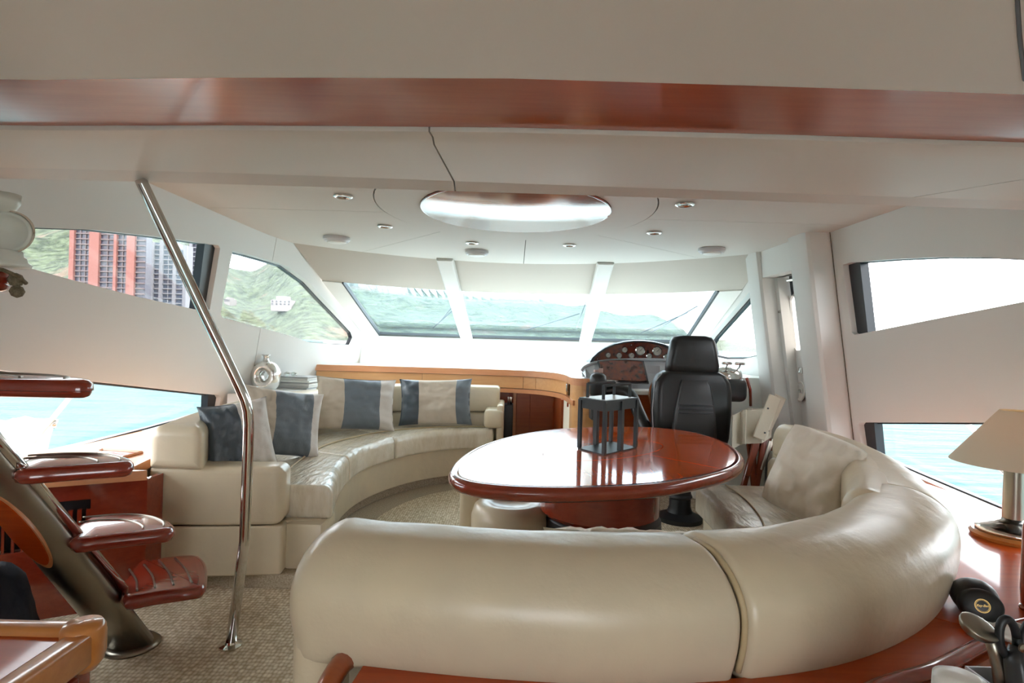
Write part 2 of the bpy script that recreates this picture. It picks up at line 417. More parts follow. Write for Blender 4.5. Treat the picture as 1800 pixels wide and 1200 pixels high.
def villa(px, py, y, wpx, hpx, label):
    c = at_y(px, py, y); W = wpx*y/1000; Hh = hpx*y/1000; t = thing('villa', (c.x, c.y, c.z), label, 'house')
    mk('house_wall', join(bx2(c.x-W/2, c.x+W/2, y, y+14, c.z-5, c.z+Hh*.6), bx2(c.x-W*.3, c.x+W*.22, y+2, y+12, c.z+Hh*.55, c.z+Hh)), mat('villa_wall', '7a7270', .8), t)
    for r in range(2):
        for k in range(5):
            x = c.x-W*.42+W*.2*k; mk('window', bx2(x-.7, x+.7, y-.25, y, c.z+Hh*(.08+.27*r), c.z+Hh*(.22+.27*r)), M['tower_glass'], t)
villa(494, 537, 520, 36, 17, 'white terraced villa low on the green hillside')
villa(520, 505, 640, 44, 17, 'long white villa higher on the hill near the window corner')
villa(399, 530, 560, 10, 8, 'tiny white house at the left edge of the forward side window')

# ================================================================== ROOM SHELL
FLOOR = 0.0
mk('floor', bx2(-2.7, 2.4, -2.6, 7.0, -.06, 0), M['carpet'], kind='structure')
# ---- left wall
WINL = {
 1: [(-260, 384), (-100, 392), (0, 397), (60, 400), (170, 404), (280, 416), (372, 429), (384, 431), (387, 436), (378, 490), (369, 543), (364, 548), (340, 543), (240, 521), (120, 490), (38, 467), (-100, 432), (-260, 396)],
 2: [(409, 441), (440, 448), (478, 459), (504, 467), (543, 496), (590, 547), (624, 584), (627, 593), (621, 606), (590, 605), (543, 601), (511, 590), (455, 575), (391, 558), (388, 552), (397, 500)],
 3: [(-300, 618), (0, 650), (142, 667), (260, 680), (385, 694), (388, 699), (384, 722), (330, 738), (274, 754), (142, 790), (0, 829), (-300, 915)]}
WINR = {
 4: [(2100, 500), (2000, 483), (1900, 465), (1800, 456), (1720, 452), (1640, 452), (1560, 456), (1495, 461), (1482, 465), (1482, 470), (1497, 584), (1502, 588), (1515, 586), (1640, 561), (1800, 530), (2000, 497)],
 5: [(2200, 752), (2000, 744), (1800, 742), (1512, 742), (1509, 746), (1516, 795), (1600, 833), (1734, 891), (1777, 909), (2000, 1010), (2200, 1100)],
 6: [(1345, 482), (1318, 512), (1280, 556), (1250, 591), (1243, 602), (1248, 626), (1271, 631), (1306, 631), (1345, 622)]}
PL = {k: [at_wall(x, y, xL, -1) for x, y in v] for k, v in WINL.items()}
PR = {k: [at_wall(x, y, xR, 1) for x, y in v] for k, v in WINR.items()}
def strip(a, b, wd=.006):
    a = Vector(a); b = Vector(b); d = (b-a).normalized(); n = Vector((-d.y, d.x))*wd/2; return [a-n, b-n, b+n, a+n]
sm1 = strip(at_wall(489, 402, xL, -1), at_wall(444, 660, xL, -1))
outL = [(-2.6, 0), (6.6, 0), (6.45, .965), (6.3, 1.30), (4.63, 2.02), (-2.6, 2.02)]
mk('wall_left', region(outL, list(PL.values())+[sm1], lambda y, z: Vector((xL(y, z), y, z)), (-.05, 0, 0), .3), M['panel'], kind='structure', autosm=.5)
PDOOR = [(3.86, .5), (4.40, .5), (4.40, 1.80), (3.86, 1.80)]
outR = [(-2.6, 0), (6.3, 0), (6.2, .965), (6.0, 1.30), (4.45, 2.02), (-2.6, 2.02)]
mk('wall_right', region(outR, list(PR.values())+[PDOOR], lambda y, z: Vector((xR(y, z), y, z)), (.05, 0, 0), .3), M['panel'], kind='structure', autosm=.5)
# seam backing so no daylight leaks
mk('trim_1', region(offset_poly(sm1, .02), list(PL.values()), lambda y, z: Vector((xL(y, z)-.052, y, z)), (-.02, 0, 0), .2), M['seam'], kind='structure')
def window(n, P, fn, s, bar=None, fw=.02):
    y, z = P[0]; t = thing('window_%d' % n, (fn(3, 1.2), P[-1][0], P[-1][1]), kind='structure')
    big = offset_poly(P, .05); small = offset_poly(P, -fw)
    mk('window_frame', region(big, [small], lambda y, z: Vector((fn(y, z)+s*.055, y, z)), (s*.03, 0, 0), .3), M['dark'], t)
    mk('pane', region(offset_poly(P, .03), [], lambda y, z: Vector((fn(y, z)+s*.09, y, z)), (s*.006, 0, 0), .4), M['glass'], t)
    if bar: mk('window_post', region(bar, [], lambda y, z: Vector((fn(y, z)+s*.035, y, z)), (s*.05, 0, 0), .3), M['dark'], t)
    return t
w1 = window(1, PL[1], xL, -1, [at_wall(x, y, xL, -1) for x, y in ((370, 426), (390, 426), (372, 550), (354, 550))], .004)
w2 = window(2, PL[2], xL, -1, None, .007)
w3 = window(3, PL[3], xL, -1, [at_wall(x, y, xL, -1) for x, y in ((374, 690), (392, 692), (390, 730), (372, 735))], .01)
w4 = window(4, PR[4], xR, 1, [at_wall(x, y, xR, 1) for x, y in ((1478, 460), (1501, 458), (1516, 590), (1494, 592))], .004)
w5 = window(5, PR[5], xR, 1, [at_wall(x, y, xR, 1) for x, y in ((1505, 738), (1526, 738), (1532, 800), (1512, 795))], .008)
w6 = window(6, PR[6], xR, 1, None, .02)
# white edge trims below the upper windows
# ---- ceiling
CZ = 2.0
cedge = [(-1.86, 2.45), (-1.86, 3.4), (-1.845, 4.63)]
KN = [0, .17, .34, .5, .66, .83, 1]
CT = [(xL(4.63, 2.0), 4.63), (-1.3, 5.03), (-.64, 5.36), (.1, 5.47), (.84, 5.31), (1.42, 4.97), (xR(4.45, 2.0), 4.45)]
SL = [(xL(6.3, 1.28), 6.3), (-1.18, 6.7), (-.55, 6.98), (.17, 7.07), (.89, 6.98), (1.5, 6.6), (xR(6.0, 1.28), 6.0)]
def knot(K, P, s):
    for i in range(len(K)-1):
        if K[i] <= s <= K[i+1]+1e-9:
            t = (s-K[i])/(K[i+1]-K[i]); P_ = [Vector(p) for p in P]
            p0 = P_[i-1] if i else P_[0]*2-P_[1]; p3 = P_[i+2] if i+2 < len(P_) else P_[-1]*2-P_[-2]
            return .5*((2*P_[i])+(P_[i+1]-p0)*t+(2*p0-5*P_[i]+4*P_[i+1]-p3)*t*t+(3*P_[i]-p0-3*P_[i+1]+p3)*t**3)
    return Vector(P[-1])
SILL = 1.28
def WS(s, t, off=0):
    a = knot(KN, CT, s); b = knot(KN, SL, s); p = a.lerp(b, t)
    z = CZ+(SILL-CZ)*t
    q = Vector((p.x, p.y, z))
    return q+Vector((0, .43*off, .9*off))
front_edge = [tuple(knot(KN, CT, i/40)) for i in range(41)]
ceil = thing('ceiling', (0, 3.2, CZ), kind='structure')
EC = (0.0, 3.26); EA, EB = .78, .93
def ell(a, b, th): return (EC[0]+a*math.cos(th), EC[1]+b*math.sin(th))
def inter(p):  # angle on ellipse
    return math.atan2((p[1]-EC[1])/EB, (p[0]-EC[0])/EA)
sp = {'rl': inter((.8, 3.39)), 'rd': inter((.6, 3.97)), 'c': inter((.08, 4.19)), 'ld': inter((-.54, 3.99)), 'll': inter((-.8, 3.4))}
def cpanel(name, arc0, arc1, pts, extra=None):
    P = [ell(EA+.004, EB+.004, arc0+(arc1-arc0)*k/24) for k in range(25)] + pts
    g = offset_poly(P, -.0025)
    mk(name, region(g, [], lambda x, y: Vector((x, y, CZ)), (0, 0, .03), .5), M['ceil'], ceil)
fe = front_edge
def fslice(x0, x1): return [p for p in fe if x0 < p[0] < x1]
cpanel('ceiling_panel', sp['rl'], sp['rd'], [(1.62, 4.86)]+[p for p in fe if p[0] > 1.62]+[(2.02, 4.3), (2.04, 3.39)])
cpanel('ceiling_panel', sp['rd'], sp['c'], [(.09, 5.47)]+[p for p in fe if .09 < p[0] < 1.62]+[(1.62, 4.86)])
cpanel('ceiling_panel', sp['c'], sp['ld'], [(-1.34, 5.01)]+[p for p in fe if -1.34 < p[0] < .09]+[(.09, 5.47)])
cpanel('ceiling_panel', sp['ld'], sp['ll']+(2*PI if sp['ll'] < 0 else 0), [(-1.9, 3.4), (-1.88, 4.6)]+[p for p in fe if p[0] < -1.34]+[(-1.34, 5.01)])
cpanel('ceiling_panel', sp['ll'], 1.5*PI, [(0, 2.2), (-1.95, 2.2), (-1.93, 3.4)])
cpanel('ceiling_panel', -.5*PI, sp['rl'], [(2.1, 3.39), (2.1, 2.2), (0, 2.2)])
ringo = [ell(EA, EB, 2*PI*k/64) for k in range(64)]
DA, DB = .535, .575
ringi = [ell(DA+.006, DB+.006, 2*PI*k/64) for k in range(64)]
mk('ring_panel', region(ringo, [ringi], lambda x, y: Vector((x, y, CZ-.002)), (0, 0, .03), .4), M['ceil'], ceil)
mk('oval_wood_panel', loft([[Vector((*ell(DA-a, DB-a, 2*PI*k/72), CZ-.014+z)) for k in range(72)] for a, z in ((.005, 0), (.001, .002), (0, .005), (0, .02))]), M['disc'], ceil, autosm=.6, label='polished oval wooden ceiling panel')
mk('panel_rim', tube([Vector((*ell(DA+.001, DB+.001, 2*PI*k/72), CZ-.008)) for k in range(73)], .006, 6), M['rim'], ceil, smooth=True)
mk('ceiling_backing', bx2(-2.2, 2.3, 1.9, 4.6, CZ+.035, CZ+.06), M['seam'], ceil)
mk('ceiling_backing', region([( -1.95, 4.55)]+[(p[0], p[1]+.05) for p in fe]+[(2.1, 4.55)], [], lambda x, y: Vector((x, y, CZ+.035)), (0, 0, .02), .5), M['seam'], ceil)
# ---- front header + windscreens
wf = thing('wall_front', (0, 6, .9), kind='structure')
def ws_patch(s0, s1, t0, t1, off0, off1, ns=24, ntt=4):
    a = [[WS(s0+(s1-s0)*i/ns, t0+(t1-t0)*j/ntt, off0) for i in range(ns+1)] for j in range(ntt+1)]
    b = [[WS(s0+(s1-s0)*i/ns, t0+(t1-t0)*j/ntt, off1) for i in range(ns+1)] for j in range(ntt+1)]
    V = [v for r in a for v in r]+[v for r in b for v in r]; N = (ns+1)*(ntt+1); Fc = []
    for j in range(ntt):
        for i in range(ns):
            q = j*(ns+1)+i; Fc.append((q, q+1, q+ns+2, q+ns+1)); Fc.append((N+q, N+q+ns+1, N+q+ns+2, N+q+1))
    for i in range(ns):
        Fc.append((i, i+N, i+1+N, i+1)); q = ntt*(ns+1)+i; Fc.append((q, q+1, q+1+N, q+N))
    for j in range(ntt):
        q = j*(ns+1); Fc.append((q, q+ns+1, q+ns+1+N, q+N)); q += ns; Fc.append((q, q+N, q+ns+1+N, q+ns+1))
    return V, Fc
TH = .335
for (a, b) in ((0, .3395), (.3405, .6595), (.6605, 1)):
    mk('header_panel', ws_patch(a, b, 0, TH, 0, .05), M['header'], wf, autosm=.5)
mk('side_post', ws_patch(0, .052, TH, 1.02, -.01, .05, 4, 6), M['soffit'], wf, autosm=.5)
mk('side_post', ws_patch(.955, 1, TH, 1.02, -.01, .05, 4, 6), M['soffit'], wf, autosm=.5)
for s in (.34, .66):
    p = []
    for t in (-.05, .35, .7, 1.0, 1.16):
        q = WS(s, min(t, 1.0)); 
        if t > 1: q = q + (WS(s, 1)-WS(s, .8))*((t-1)/.2)
        wd = .075-.01*t; d = Vector((0, -.43, -.9))*.06
        p.append([q+Vector((-wd, 0, 0)), q+Vector((-wd, 0, 0))+d, q+Vector((-wd+.012, 0, 0))+d*1.15, q+Vector((wd-.012, 0, 0))+d*1.15, q+Vector((wd, 0, 0))+d, q+Vector((wd, 0, 0))])
    mk('mullion', loft(p), M['panel'], wf)
for n, (a, b) in enumerate(((.052, .345), (.335, .665), (.655, .955))):
    t = thing('window_%d' % (7+n), WS((a+b)/2, 1), kind='structure')
    mk('pane', ws_patch(a, b, TH-.02, 1.0, .03, .036, 16, 3), M['glass_ws'], t, smooth=True)
    mk('window_frame', ws_patch(a, b, .985, 1.01, .0, .03, 16, 1), M['graphite'], t)
    if n == 0: mk('window_frame', ws_patch(.052, .0565, TH, 1.0, -.012, .03, 1, 6), M['graphite'], t)
    if n == 2: mk('window_frame', ws_patch(.9505, .955, TH, 1.0, -.012, .03, 1, 6), M['graphite'], t)
# sloping white panel from sill to counter
low = [(xL(6.45, .965), 6.35), (-1.15, 6.55), (-.5, 6.75), (.17, 6.85), (.9, 6.75), (1.5, 6.35), (xR(6.1, .965), 5.95)]
rows = []
for j in range(6):
    k = j/5; row = []
    for i in range(41):
        a = knot(KN, SL, i/40); b = knot(KN, low, i/40); p = a.lerp(b, k**.7); row.append(Vector((p.x, p.y, SILL-.01+(.955-SILL)*k)))
    rows.append(row)
rows2 = [[v+Vector((0, .1, 0)) for v in r] for r in rows]
V = [v for r in rows for v in r]+[v for r in rows2 for v in r]; Fc = []; N = 41*6
for j in range(5):
    for i in range(40): q = j*41+i; Fc += [(q, q+1, q+42, q+41), (N+q, N+q+41, N+q+42, N+q+1)]
mk('sill_panel', (V, Fc), M['panel_front'], wf, smooth=True)
mk('lower_bulkhead', bx2(-2.3, 2.3, 6.95, 7.0, 0, 1.2), M['panel_front'], wf)

# ---- soffit beam (stepped underside) : polylines in the photo unprojected to their heights
def line_pts(P, z, n=24):
    out = []
    for i in range(n+1):
        px = -1100+(4000)*i/n
        py = None
        for a, b in zip(P, P[1:]):
            if a[0] <= px <= b[0]: py = a[1]+(b[1]-a[1])*(px-a[0])/(b[0]-a[0])
        q = at_z(px, py, z); q.x = max(xL(q.y, z)-.03, min(xR(q.y, z)+.03, q.x)); out.append(q)
    return out
E_up = [(-1100, 112), (0, 141), (450, 136), (900, 138), (1400, 153), (1800, 166), (2900, 200)]
E_wb = [(-1100, 188), (0, 221), (450, 220), (900, 224), (1400, 237), (1800, 250), (2900, 290)]
E_lt = [(-1100, 272), (0, 294), (450, 305), (900, 322), (1400, 340), (1800, 353), (2900, 385)]
E_lb = [(-1100, 292), (0, 313), (450, 325), (900, 339), (1400, 355), (1800, 369), (2900, 400)]
def slab(rows, dz=.05, up=None):
    n = len(rows[0]); V = [v for r in rows for v in r]; m = len(V); V += [v+Vector((0, 0, dz)) for v in V]; Fc = []; R = len(rows)
    for j in range(R-1):
        for i in range(n-1): q = j*n+i; Fc += [(q, q+1, q+n+1, q+n), (m+q, m+q+n, m+q+n+1, m+q+1)]
    for i in range(n-1): Fc += [(i, i+m, i+1+m, i+1), ((R-1)*n+i, (R-1)*n+i+1, (R-1)*n+i+1+m, (R-1)*n+i+m)]
    for j in range(R-1): Fc += [(j*n, j*n+n, j*n+n+m, j*n+m), (j*n+n-1, j*n+n-1+m, j*n+2*n-1+m, j*n+2*n-1)]
    return V, Fc
zw = 1.83
up0 = line_pts(E_up, 1.834); wb = line_pts(E_wb, zw); wt = line_pts(E_up, zw+.004)
lt = line_pts(E_lt, 1.812); lb = line_pts(E_lb, 1.80)
wb2 = [v+Vector((0, .004, -.012)) for v in wb]; wb3 = [v+Vector((0, .03, -.018)) for v in wb]
lb_up = [v+Vector((0, .03, .25)) for v in lb]; lbm = [v+Vector((0, .018, .012)) for v in lb]
aft = [Vector((v.x*1.05, -2.6, 1.86)) for v in up0]
trim2 = thing('trim_2', (0, 1.8, 1.98), kind='structure')
mk('upper_ceiling_panel', slab([aft, up0], .06), M['upper'], trim2, autosm=.6)
mk('wood_strip', slab([wt, wb, [v+Vector((0, .012, .02)) for v in wb]], .03), M['strip'], trim2, smooth=False, label='glossy reddish wood strip across the ceiling beam')
def cut_row(rows, f0, f1):  # slice columns
    n = len(rows[0])-1; out = []
    for r in rows:
        a = f0*n; b = f1*n; rr = [r[int(a)].lerp(r[min(n, int(a)+1)], a-int(a))]
        rr += [r[i] for i in range(int(a)+1, math.ceil(b))]
        rr.append(r[min(n, int(b))].lerp(r[min(n, int(b)+1)], b-int(b))); out.append(rr)
    return out
def fpx(px): return (px+1100)/4000
def seamcut(rows, pa, pb, rows_px0, side=1):
    return rows
R0 = [wb2, wb3, [a.lerp(b, .12)+Vector((0, 0, -.002)) for a, b in zip(wb3, lt)], lt]
pyl = [0, .1, .15, 1.0]
def seg(rows, pl, pr):   # pl/pr = px at top row & bottom row
    out = []
    for r, k in zip(rows, pyl[:len(rows)] if len(rows) == 4 else [1.0, 1.06, 1.1]):
        out.append(cut_row([r], fpx(pl[0]+(pl[1]-pl[0])*k), fpx(pr[0]+(pr[1]-pr[0])*k))[0])
    m = max(len(o) for o in out); res = []
    for o in out:   # resample to same count
        L = [0]
        for i in range(1, len(o)): L.append(L[-1]+(o[i]-o[i-1]).length)
        rr = []
        for q in range(m+8):
            d = L[-1]*q/(m+7); i = 1
            while i < len(L)-1 and L[i] < d: i += 1
            rr.append(o[i-1].lerp(o[i], (d-L[i-1])/max(1e-9, L[i]-L[i-1])))
        res.append(rr)
    return res
for (l, r) in (((-1000, -1000), (753, 796)), ((756, 799), (2060, 1604)), ((2064, 1608), (2800, 2800))):
    mk('soffit_panel', slab(seg(R0, l, r), .03), M['soffit'], trim2, autosm=.7)
for (l, r) in (((-1000, -1000), (753, 796)), ((756, 799), (2800, 2800))):
    mk('beam_lip', slab(seg([lt, lb, lbm], l, r), .03), M['panel'], trim2, autosm=.7)
mk('beam_face', slab([lbm, lb_up], .01), M['panel'], trim2)
bk = [Vector((v.x, v.y, v.z+.05)) for v in wt]; bk2 = [Vector((v.x, v.y-.005, 1.85)) for v in lb]
mk('beam_backing', slab([bk, bk2], .01), M['seam'], trim2)
mk('upper_seam', tube([at_z(1786, -40, 1.838), at_z(1792, 60, 1.836), at_z(1801, 140, 1.834)], .004, 6), M['dark'], trim2)
# roof above everything so only windows and the open aft doors let in light
mk('trim_3', bx2(-2.5, 2.5, -2.6, 5.2, 2.08, 2.12), M['panel'], kind='structure')

mk('added_wall_aft', join(bx2(-2.6, -.8, -2.65, -2.6, 0, 2.1), bx2(.8, 2.5, -2.65, -2.6, 0, 2.1)), M['panel'], kind='structure')  # unseen wall added to cut the light from behind, gap sized for brightness
mk('bounce_deck_aft', bx2(-2.9, 2.8, -7.0, -2.62, -.06, -.01), M['white_plastic'], label='unseen white deck added behind the viewer to bounce light inside', cat='deck')  # unseen bright surface added to throw skylight up onto the near ceiling
mk('trim_8', bx2(-2.9, 2.8, -5.2, -2.6, 2.12, 2.16), M['panel'], kind='structure')  # unseen overhang added to keep high sky light off the sofa back
# ---- right pillars and side door
def pillar(n, y0, y1, w_, zb, bevel=.03):
    b = []; t = []
    x_b = xR(y0, zb); x_t = xR(y0, 2.0)
    for (x, z, L) in ((x_b, zb, b), (x_t, 2.0, t)):
        L += [Vector((x-w_+.025, y0, z)), Vector((x+.03, y0, z)), Vector((x+.03, y1, z)), Vector((x-w_, y1, z)), Vector((x-w_, y0+.045, z)), Vector((x-w_+.007, y0+.015, z))]
    return mk('trim_%d' % n, hexa(b, t), M['panel'], kind='structure', autosm=.6)
pillar(4, 3.62, 3.85, .155, 0)
pillar(5, 4.42, 4.62, .12, 0)
mk('trim_9', tube([Vector((xR(3.615, z)-.002, 3.612, z)) for z in (.3, 1.2, 2.0)], .0022, 6), M['seam'], kind='structure')
b_ = [Vector((xR(3.84, 1.8)-.10, 3.84, 1.8)), Vector((xR(3.84, 1.8)+.03, 3.84, 1.8)), Vector((xR(4.43, 1.8)+.03, 4.43, 1.8)), Vector((xR(4.43, 1.8)-.09, 4.43, 1.8))]
mk('trim_6', hexa(b_, [v+Vector((-.02, 0, .2)) for v in b_]), M['panel'], kind='structure')
door = thing('door_1', (2.3, 4.13, .5), kind='structure')
def dmap(off): return lambda y, z: Vector((xR(y, z)+off, y, z))
def dpt(px, py, off=.07): 
    return at_wall(px, py, lambda y, z: xR(y, z)+off, 1)
hole = [dpt(1388, 528), dpt(1391, 521), dpt(1420, 517), dpt(1426, 612), dpt(1400, 616), dpt(1394, 607)]
mk('door_leaf', region([(3.80, .45), (4.37, .45), (4.37, 1.66), (3.80, 1.66)], [hole], dmap(.07), (.03, 0, 0), .3), M['panel'], door)
mk('door_pane', region(offset_poly(hole, .02), [], dmap(.085), (.006, 0, 0), .3), glass('frosted_door_glass', (.3, .28, .26), .75, (1, .93, .88)), door)
mk('door_jamb', region([(4.37, .45), (4.44, .45), (4.44, 1.84), (4.37, 1.84)], [], dmap(.0), (.12, 0, 0), .3), M['panel'], door)
mk('upper_hatch', region([(3.80, 1.68), (4.30, 1.68), (4.30, 1.84), (3.80, 1.84)], [], dmap(.08), (.02, 0, 0), .3), M['soffit'], door)
mk('dark_gap', region([(4.31, 1.66), (4.36, 1.66), (4.36, 1.84), (4.31, 1.84)], [], dmap(.085), (.02, 0, 0), .3), M['dark'], door)
mk('door_threshold', bx2(2.1, 2.4, 3.8, 4.45, .44, .5), M['panel'], door)
def dobj(px, py, off=.06): y, z = dpt(px, py, off); return Vector((xR(y, z)+off, y, z))
p = dobj(1404, 494); mk('door_handle', join(tube([p+Vector((0, -.06, 0)), p+Vector((-.045, -.03, .01)), p+Vector((-.05, .06, .01))], .012, 8), box(p, (.03, .07, .05), .01)), M['chrome'], door)
p = dobj(1374, 541, .02); mk('door_hinge', join(box(p, (.03, .045, .05), .006), box(p+Vector((-.01, 0, -.03)), (.025, .03, .02), .004)), M['steel'], door)
p = dobj(1407, 651); mk('door_latch', join(box(p, (.02, .05, .05), .006), lathe([(.014, 0), (.014, .03)], p-Vector((.0, 0, .015)))), M['chrome'], door)
p = dobj(1407, 687, .066); 
mk('handle_recess', xf(lathe([(.075, 0), (.08, -.006), (.062, -.008), (.05, .012), (.001, .018)], (0, 0, 0), 28), Matrix.Translation(p) @ Matrix.Rotation(-PI/2, 4, 'Y') @ Matrix.Scale(-1, 4, (0, 0, 1))), M['soffit'], door, smooth=True)
mk('recess_lever', box(p+Vector((-.01, -.02, 0)), (.014, .05, .03), .006), M['chrome'], door)

# ================================================================== DOWNLIGHTS, SPEAKERS
LBL = {(603, 344): 'chrome ceiling downlight furthest left beside the beam lip', (677, 397): 'chrome ceiling downlight left of the oval panel', (830, 426): 'chrome ceiling downlight directly above the central round lamp',
       (1001, 430): 'chrome ceiling downlight right of the front ceiling seam', (1150, 408): 'chrome ceiling downlight just right of the ring around the oval', (1204, 358): 'chrome ceiling downlight nearest the beam on the right with a reddish reflection'}
for (px, py), lb in LBL.items():
    p = at_z(px, py, CZ-.001); t = thing('downlight', p, lb, 'ceiling light', 'chrome ceiling downlights')
    mk('bezel', ring([(.045, .002), (.052, -.003), (.05, -.009), (.04, -.011), (.033, -.004), (.03, .02), (.045, .02)], p, 28), M['chrome'], t, smooth=True)
    mk('lens', lathe([(.001, -.002), (.024, -.003), (.03, .004), (.03, .008), (.001, .008)], p, 20), M['steel'], t, smooth=True)
for px, py, lb in ((592, 417, 'white round ceiling fitting at left near the left window'), (838, 441, 'brightest white round ceiling fitting above the windscreen left of centre'), (1251, 437, 'white round ceiling fitting at right near the pillar')):
    p = at_z(px, py, CZ-.001); t = thing('round_fitting', p, lb, 'ceiling light', 'white round ceiling fittings')
    mk('cover', lathe([(.098, .0), (.1, -.02), (.085, -.034), (.001, -.036)], p, 32), mat('fitting_white', 'd9d9dc', .35), t, autosm=.7)
    mk('lens', lathe([(.07, -.033), (.07, -.038), (.06, -.043), (.001, -.044)], p, 28), M['white_plastic'], t, smooth=True)

# ================================================================== LEFT SOFA
so_out = Curve([(-1.73, 2.72), (-1.82, 3.2), (-1.87, 3.7), (-1.87, 4.2), (-1.76, 4.72), (-1.45, 5.13), (-.95, 5.38), (-.5, 5.46), (-.1, 5.47)])
so_in = Curve([(-1.46, 2.72), (-1.56, 2.98), (-1.62, 3.3), (-1.64, 3.7), (-1.62, 4.1), (-1.5, 4.5), (-1.27, 4.86), (-.88, 5.11), (-.5, 5.19), (-.1, 5.20)])
so_front = Curve([(-.90, 2.93), (-.96, 3.2), (-1.02, 3.55), (-1.03, 3.9), (-.97, 4.2), (-.83, 4.52), (-.62, 4.78), (-.38, 4.93), (-.10, 4.97)])
so_back = Curve([(-1.53, 2.93), (-1.60, 3.2), (-1.63, 3.65), (-1.62, 4.1), (-1.5, 4.48), (-1.27, 4.84), (-.88, 5.09), (-.5, 5.17), (-.1, 5.18)])
ls = thing('curved_sofa', (-1.2, 4.0, 0), 'cream leather curved sofa against the left windows with four striped cushions', 'sofa')
def crease(seed, amp=.008):
    def f(p, s, u, v):
        n = noise.noise(Vector((s*14+seed, u*3, v*2)))*amp + noise.noise(Vector((s*45+seed, u*2, v*3)))*amp*.5
        if v > .6: p.z += n + .012*math.sin(PI*u)
        return p
    return f
mk('back_cushion', sweep_rr(so_in, so_out, 0, .555, .585, .80, .06, .07, .02, .05, .015), M['leather'], ls, autosm=.6)
mk('back_cushion', sweep_rr(so_in, so_out, .557, 1, .60, .83, .04, .05, .02, .015, .03), M['leather'], ls, autosm=.6)
mk('back_lower', sweep_rr(so_in, so_out, .03, 1, .30, .595, .03, .03, .02, .01, .02, w0=.06), M['leather'], ls, autosm=.6)
for a, b in ((0.0, .305), (.308, .60), (.603, .985)):
    mk('seat_cushion', sweep_rr(so_front, so_back, a, b, .305, .475, .05, .02, .025, .03, .02, fn=crease(a*9), step=.025), M['leather_w'], ls, autosm=.7)
# seam piping that divides the seat top into front roll and rear pad
ins = [so_front(s).lerp(so_back(s), .45) for s in [i/60*.97+.01 for i in range(61)]]
mk('seat_piping', tube([(p.x, p.y, .485) for p in ins], .006, 6), M['leather_p'], ls, smooth=True)
mk('sofa_base', sweep_rr(Curve([(p.x-.05*0, p.y) for p in [so_front(k/12)+(so_back(k/12)-so_front(k/12)).normalized()*.05 for k in range(13)]], 4), so_out, 0.0, 1, .07, .31, .01, .01, .01, .012, .012), M['leather'], ls, autosm=.6)
mk('plinth', sweep_rr(Curve([(p.x, p.y) for p in [so_front(k/12)+(so_back(k/12)-so_front(k/12)).normalized()*.09 for k in range(13)]], 4), so_out, 0.005, .99, 0.0, .075, .003, .003, .003, .005, .005), M['carpet_d'], ls, autosm=.6)
# near arm panel
armA = Curve([(-1.73, 2.74), (-1.42, 2.755), (-1.10, 2.80)], 4); armB = Curve([(-1.73, 2.93), (-1.42, 2.93), (-1.12, 2.955)], 4)
mk('arm_panel', sweep_rr(armA, armB, 0, 1, .315, .60, .03, .03, .02, .012, .05), M['leather'], ls, autosm=.6)
mk('arm_base', sweep_rr(armA, armB, 0, 1.0, .07, .31, .01, .01, .01, .012, .02), M['leather'], ls, autosm=.6)
mk('base_return', bx2(-1.12, -.93, 2.86, 3.1, .07, .305, .02), M['leather'], ls, autosm=.6)
mk('plinth', bx2(-1.72, -.98, 2.80, 2.95, 0, .072, .004), M['carpet_d'], ls)
# far right arm
mk('far_arm', join(box((-.14, 5.08, .57), (.17, .30, .16), .035, 3), box((-.085, 5.22, .38), (.06, .52, .62), .02, 3)), M['leather'], ls, autosm=.6)
# ================================================================== LEFT LEDGE + CABINET
lz = .615
led = [(-1.65, 2.60), (-2.02, 2.40), (-2.42, 2.18), (-2.40, 4.0), (-2.32, 4.5), (-2.0, 5.62), (-1.3, 5.62), (-1.7, 5.0), (-1.95, 4.2), (-1.86, 3.2), (-1.74, 2.60)]
def prism(P, z0, z1): return hexa([Vector((p[0], p[1], z0)) for p in P], [Vector((p[0], p[1], z1)) for p in P])
lt_ = thing('left_ledge', (-2.0, 3.2, 0), 'low cherry cabinet ledge under the left windows behind the curved sofa', 'cabinet')
mk('ledge_top', region(led, [], lambda x, y: Vector((x, y, lz)), (0, 0, -.045), .5), M['edge_wood'], lt_)
f0, f1, f2 = Vector((-1.66, 2.62, 0)), Vector((-2.03, 2.42, 0)), Vector((-2.5, 2.16, 0))
def panel_between(a, b, z0, z1, th=.02, off=0):
    d = (b-a).normalized(); n = Vector((-d.y, d.x, 0)); n = n if n.y > 0 else -n
    q = [a+n*off, b+n*off, b+n*(off+th), a+n*(off+th)]
    return hexa([Vector((v.x, v.y, z0)) for v in q], [Vector((v.x, v.y, z1)) for v in q])
mk('cabinet_front', join(panel_between(f0, f2, .50, .575), panel_between(f0, f0.lerp(f2, .22), .05, .5), panel_between(f0, f2, .0, .30, .02, .002)), M['rim'], lt_)
gr = mk('vent_grille', panel_between(f0.lerp(f2, .2), f2, .30, .50, .01, .05), M['dark'], lt_)
for k in range(22):
    a = f0.lerp(f2, .22+.034*k); mk('slat', panel_between(a, a.lerp(f2, .022), .30, .455, .02, .01), M['rim'], gr)
mk('cabinet_side', bx2(-1.68, -1.66, 2.62, 2.74, 0, .57), M['rim'], lt_)
# inset wooden tray in ledge
tr_ = thing('ledge_vent_tray', (-2.05, 2.95, lz), 'small recessed wooden tray on the left ledge beside the sofa end', 'tray')
q = [at_z(x, y, lz+.004) for x, y in ((180, 790), (250, 795), (216, 804), (172, 794))]
for i in range(4):
    a, b = q[i], q[(i+1) % 4]; mk('tray_rim', tube([a, b], .008, 4), M['maple'], tr_)
mk('tray_floor', hexa([v-Vector((0, 0, .003)) for v in q], [v-Vector((0, 0, .001)) for v in q]), M['rim'], tr_)
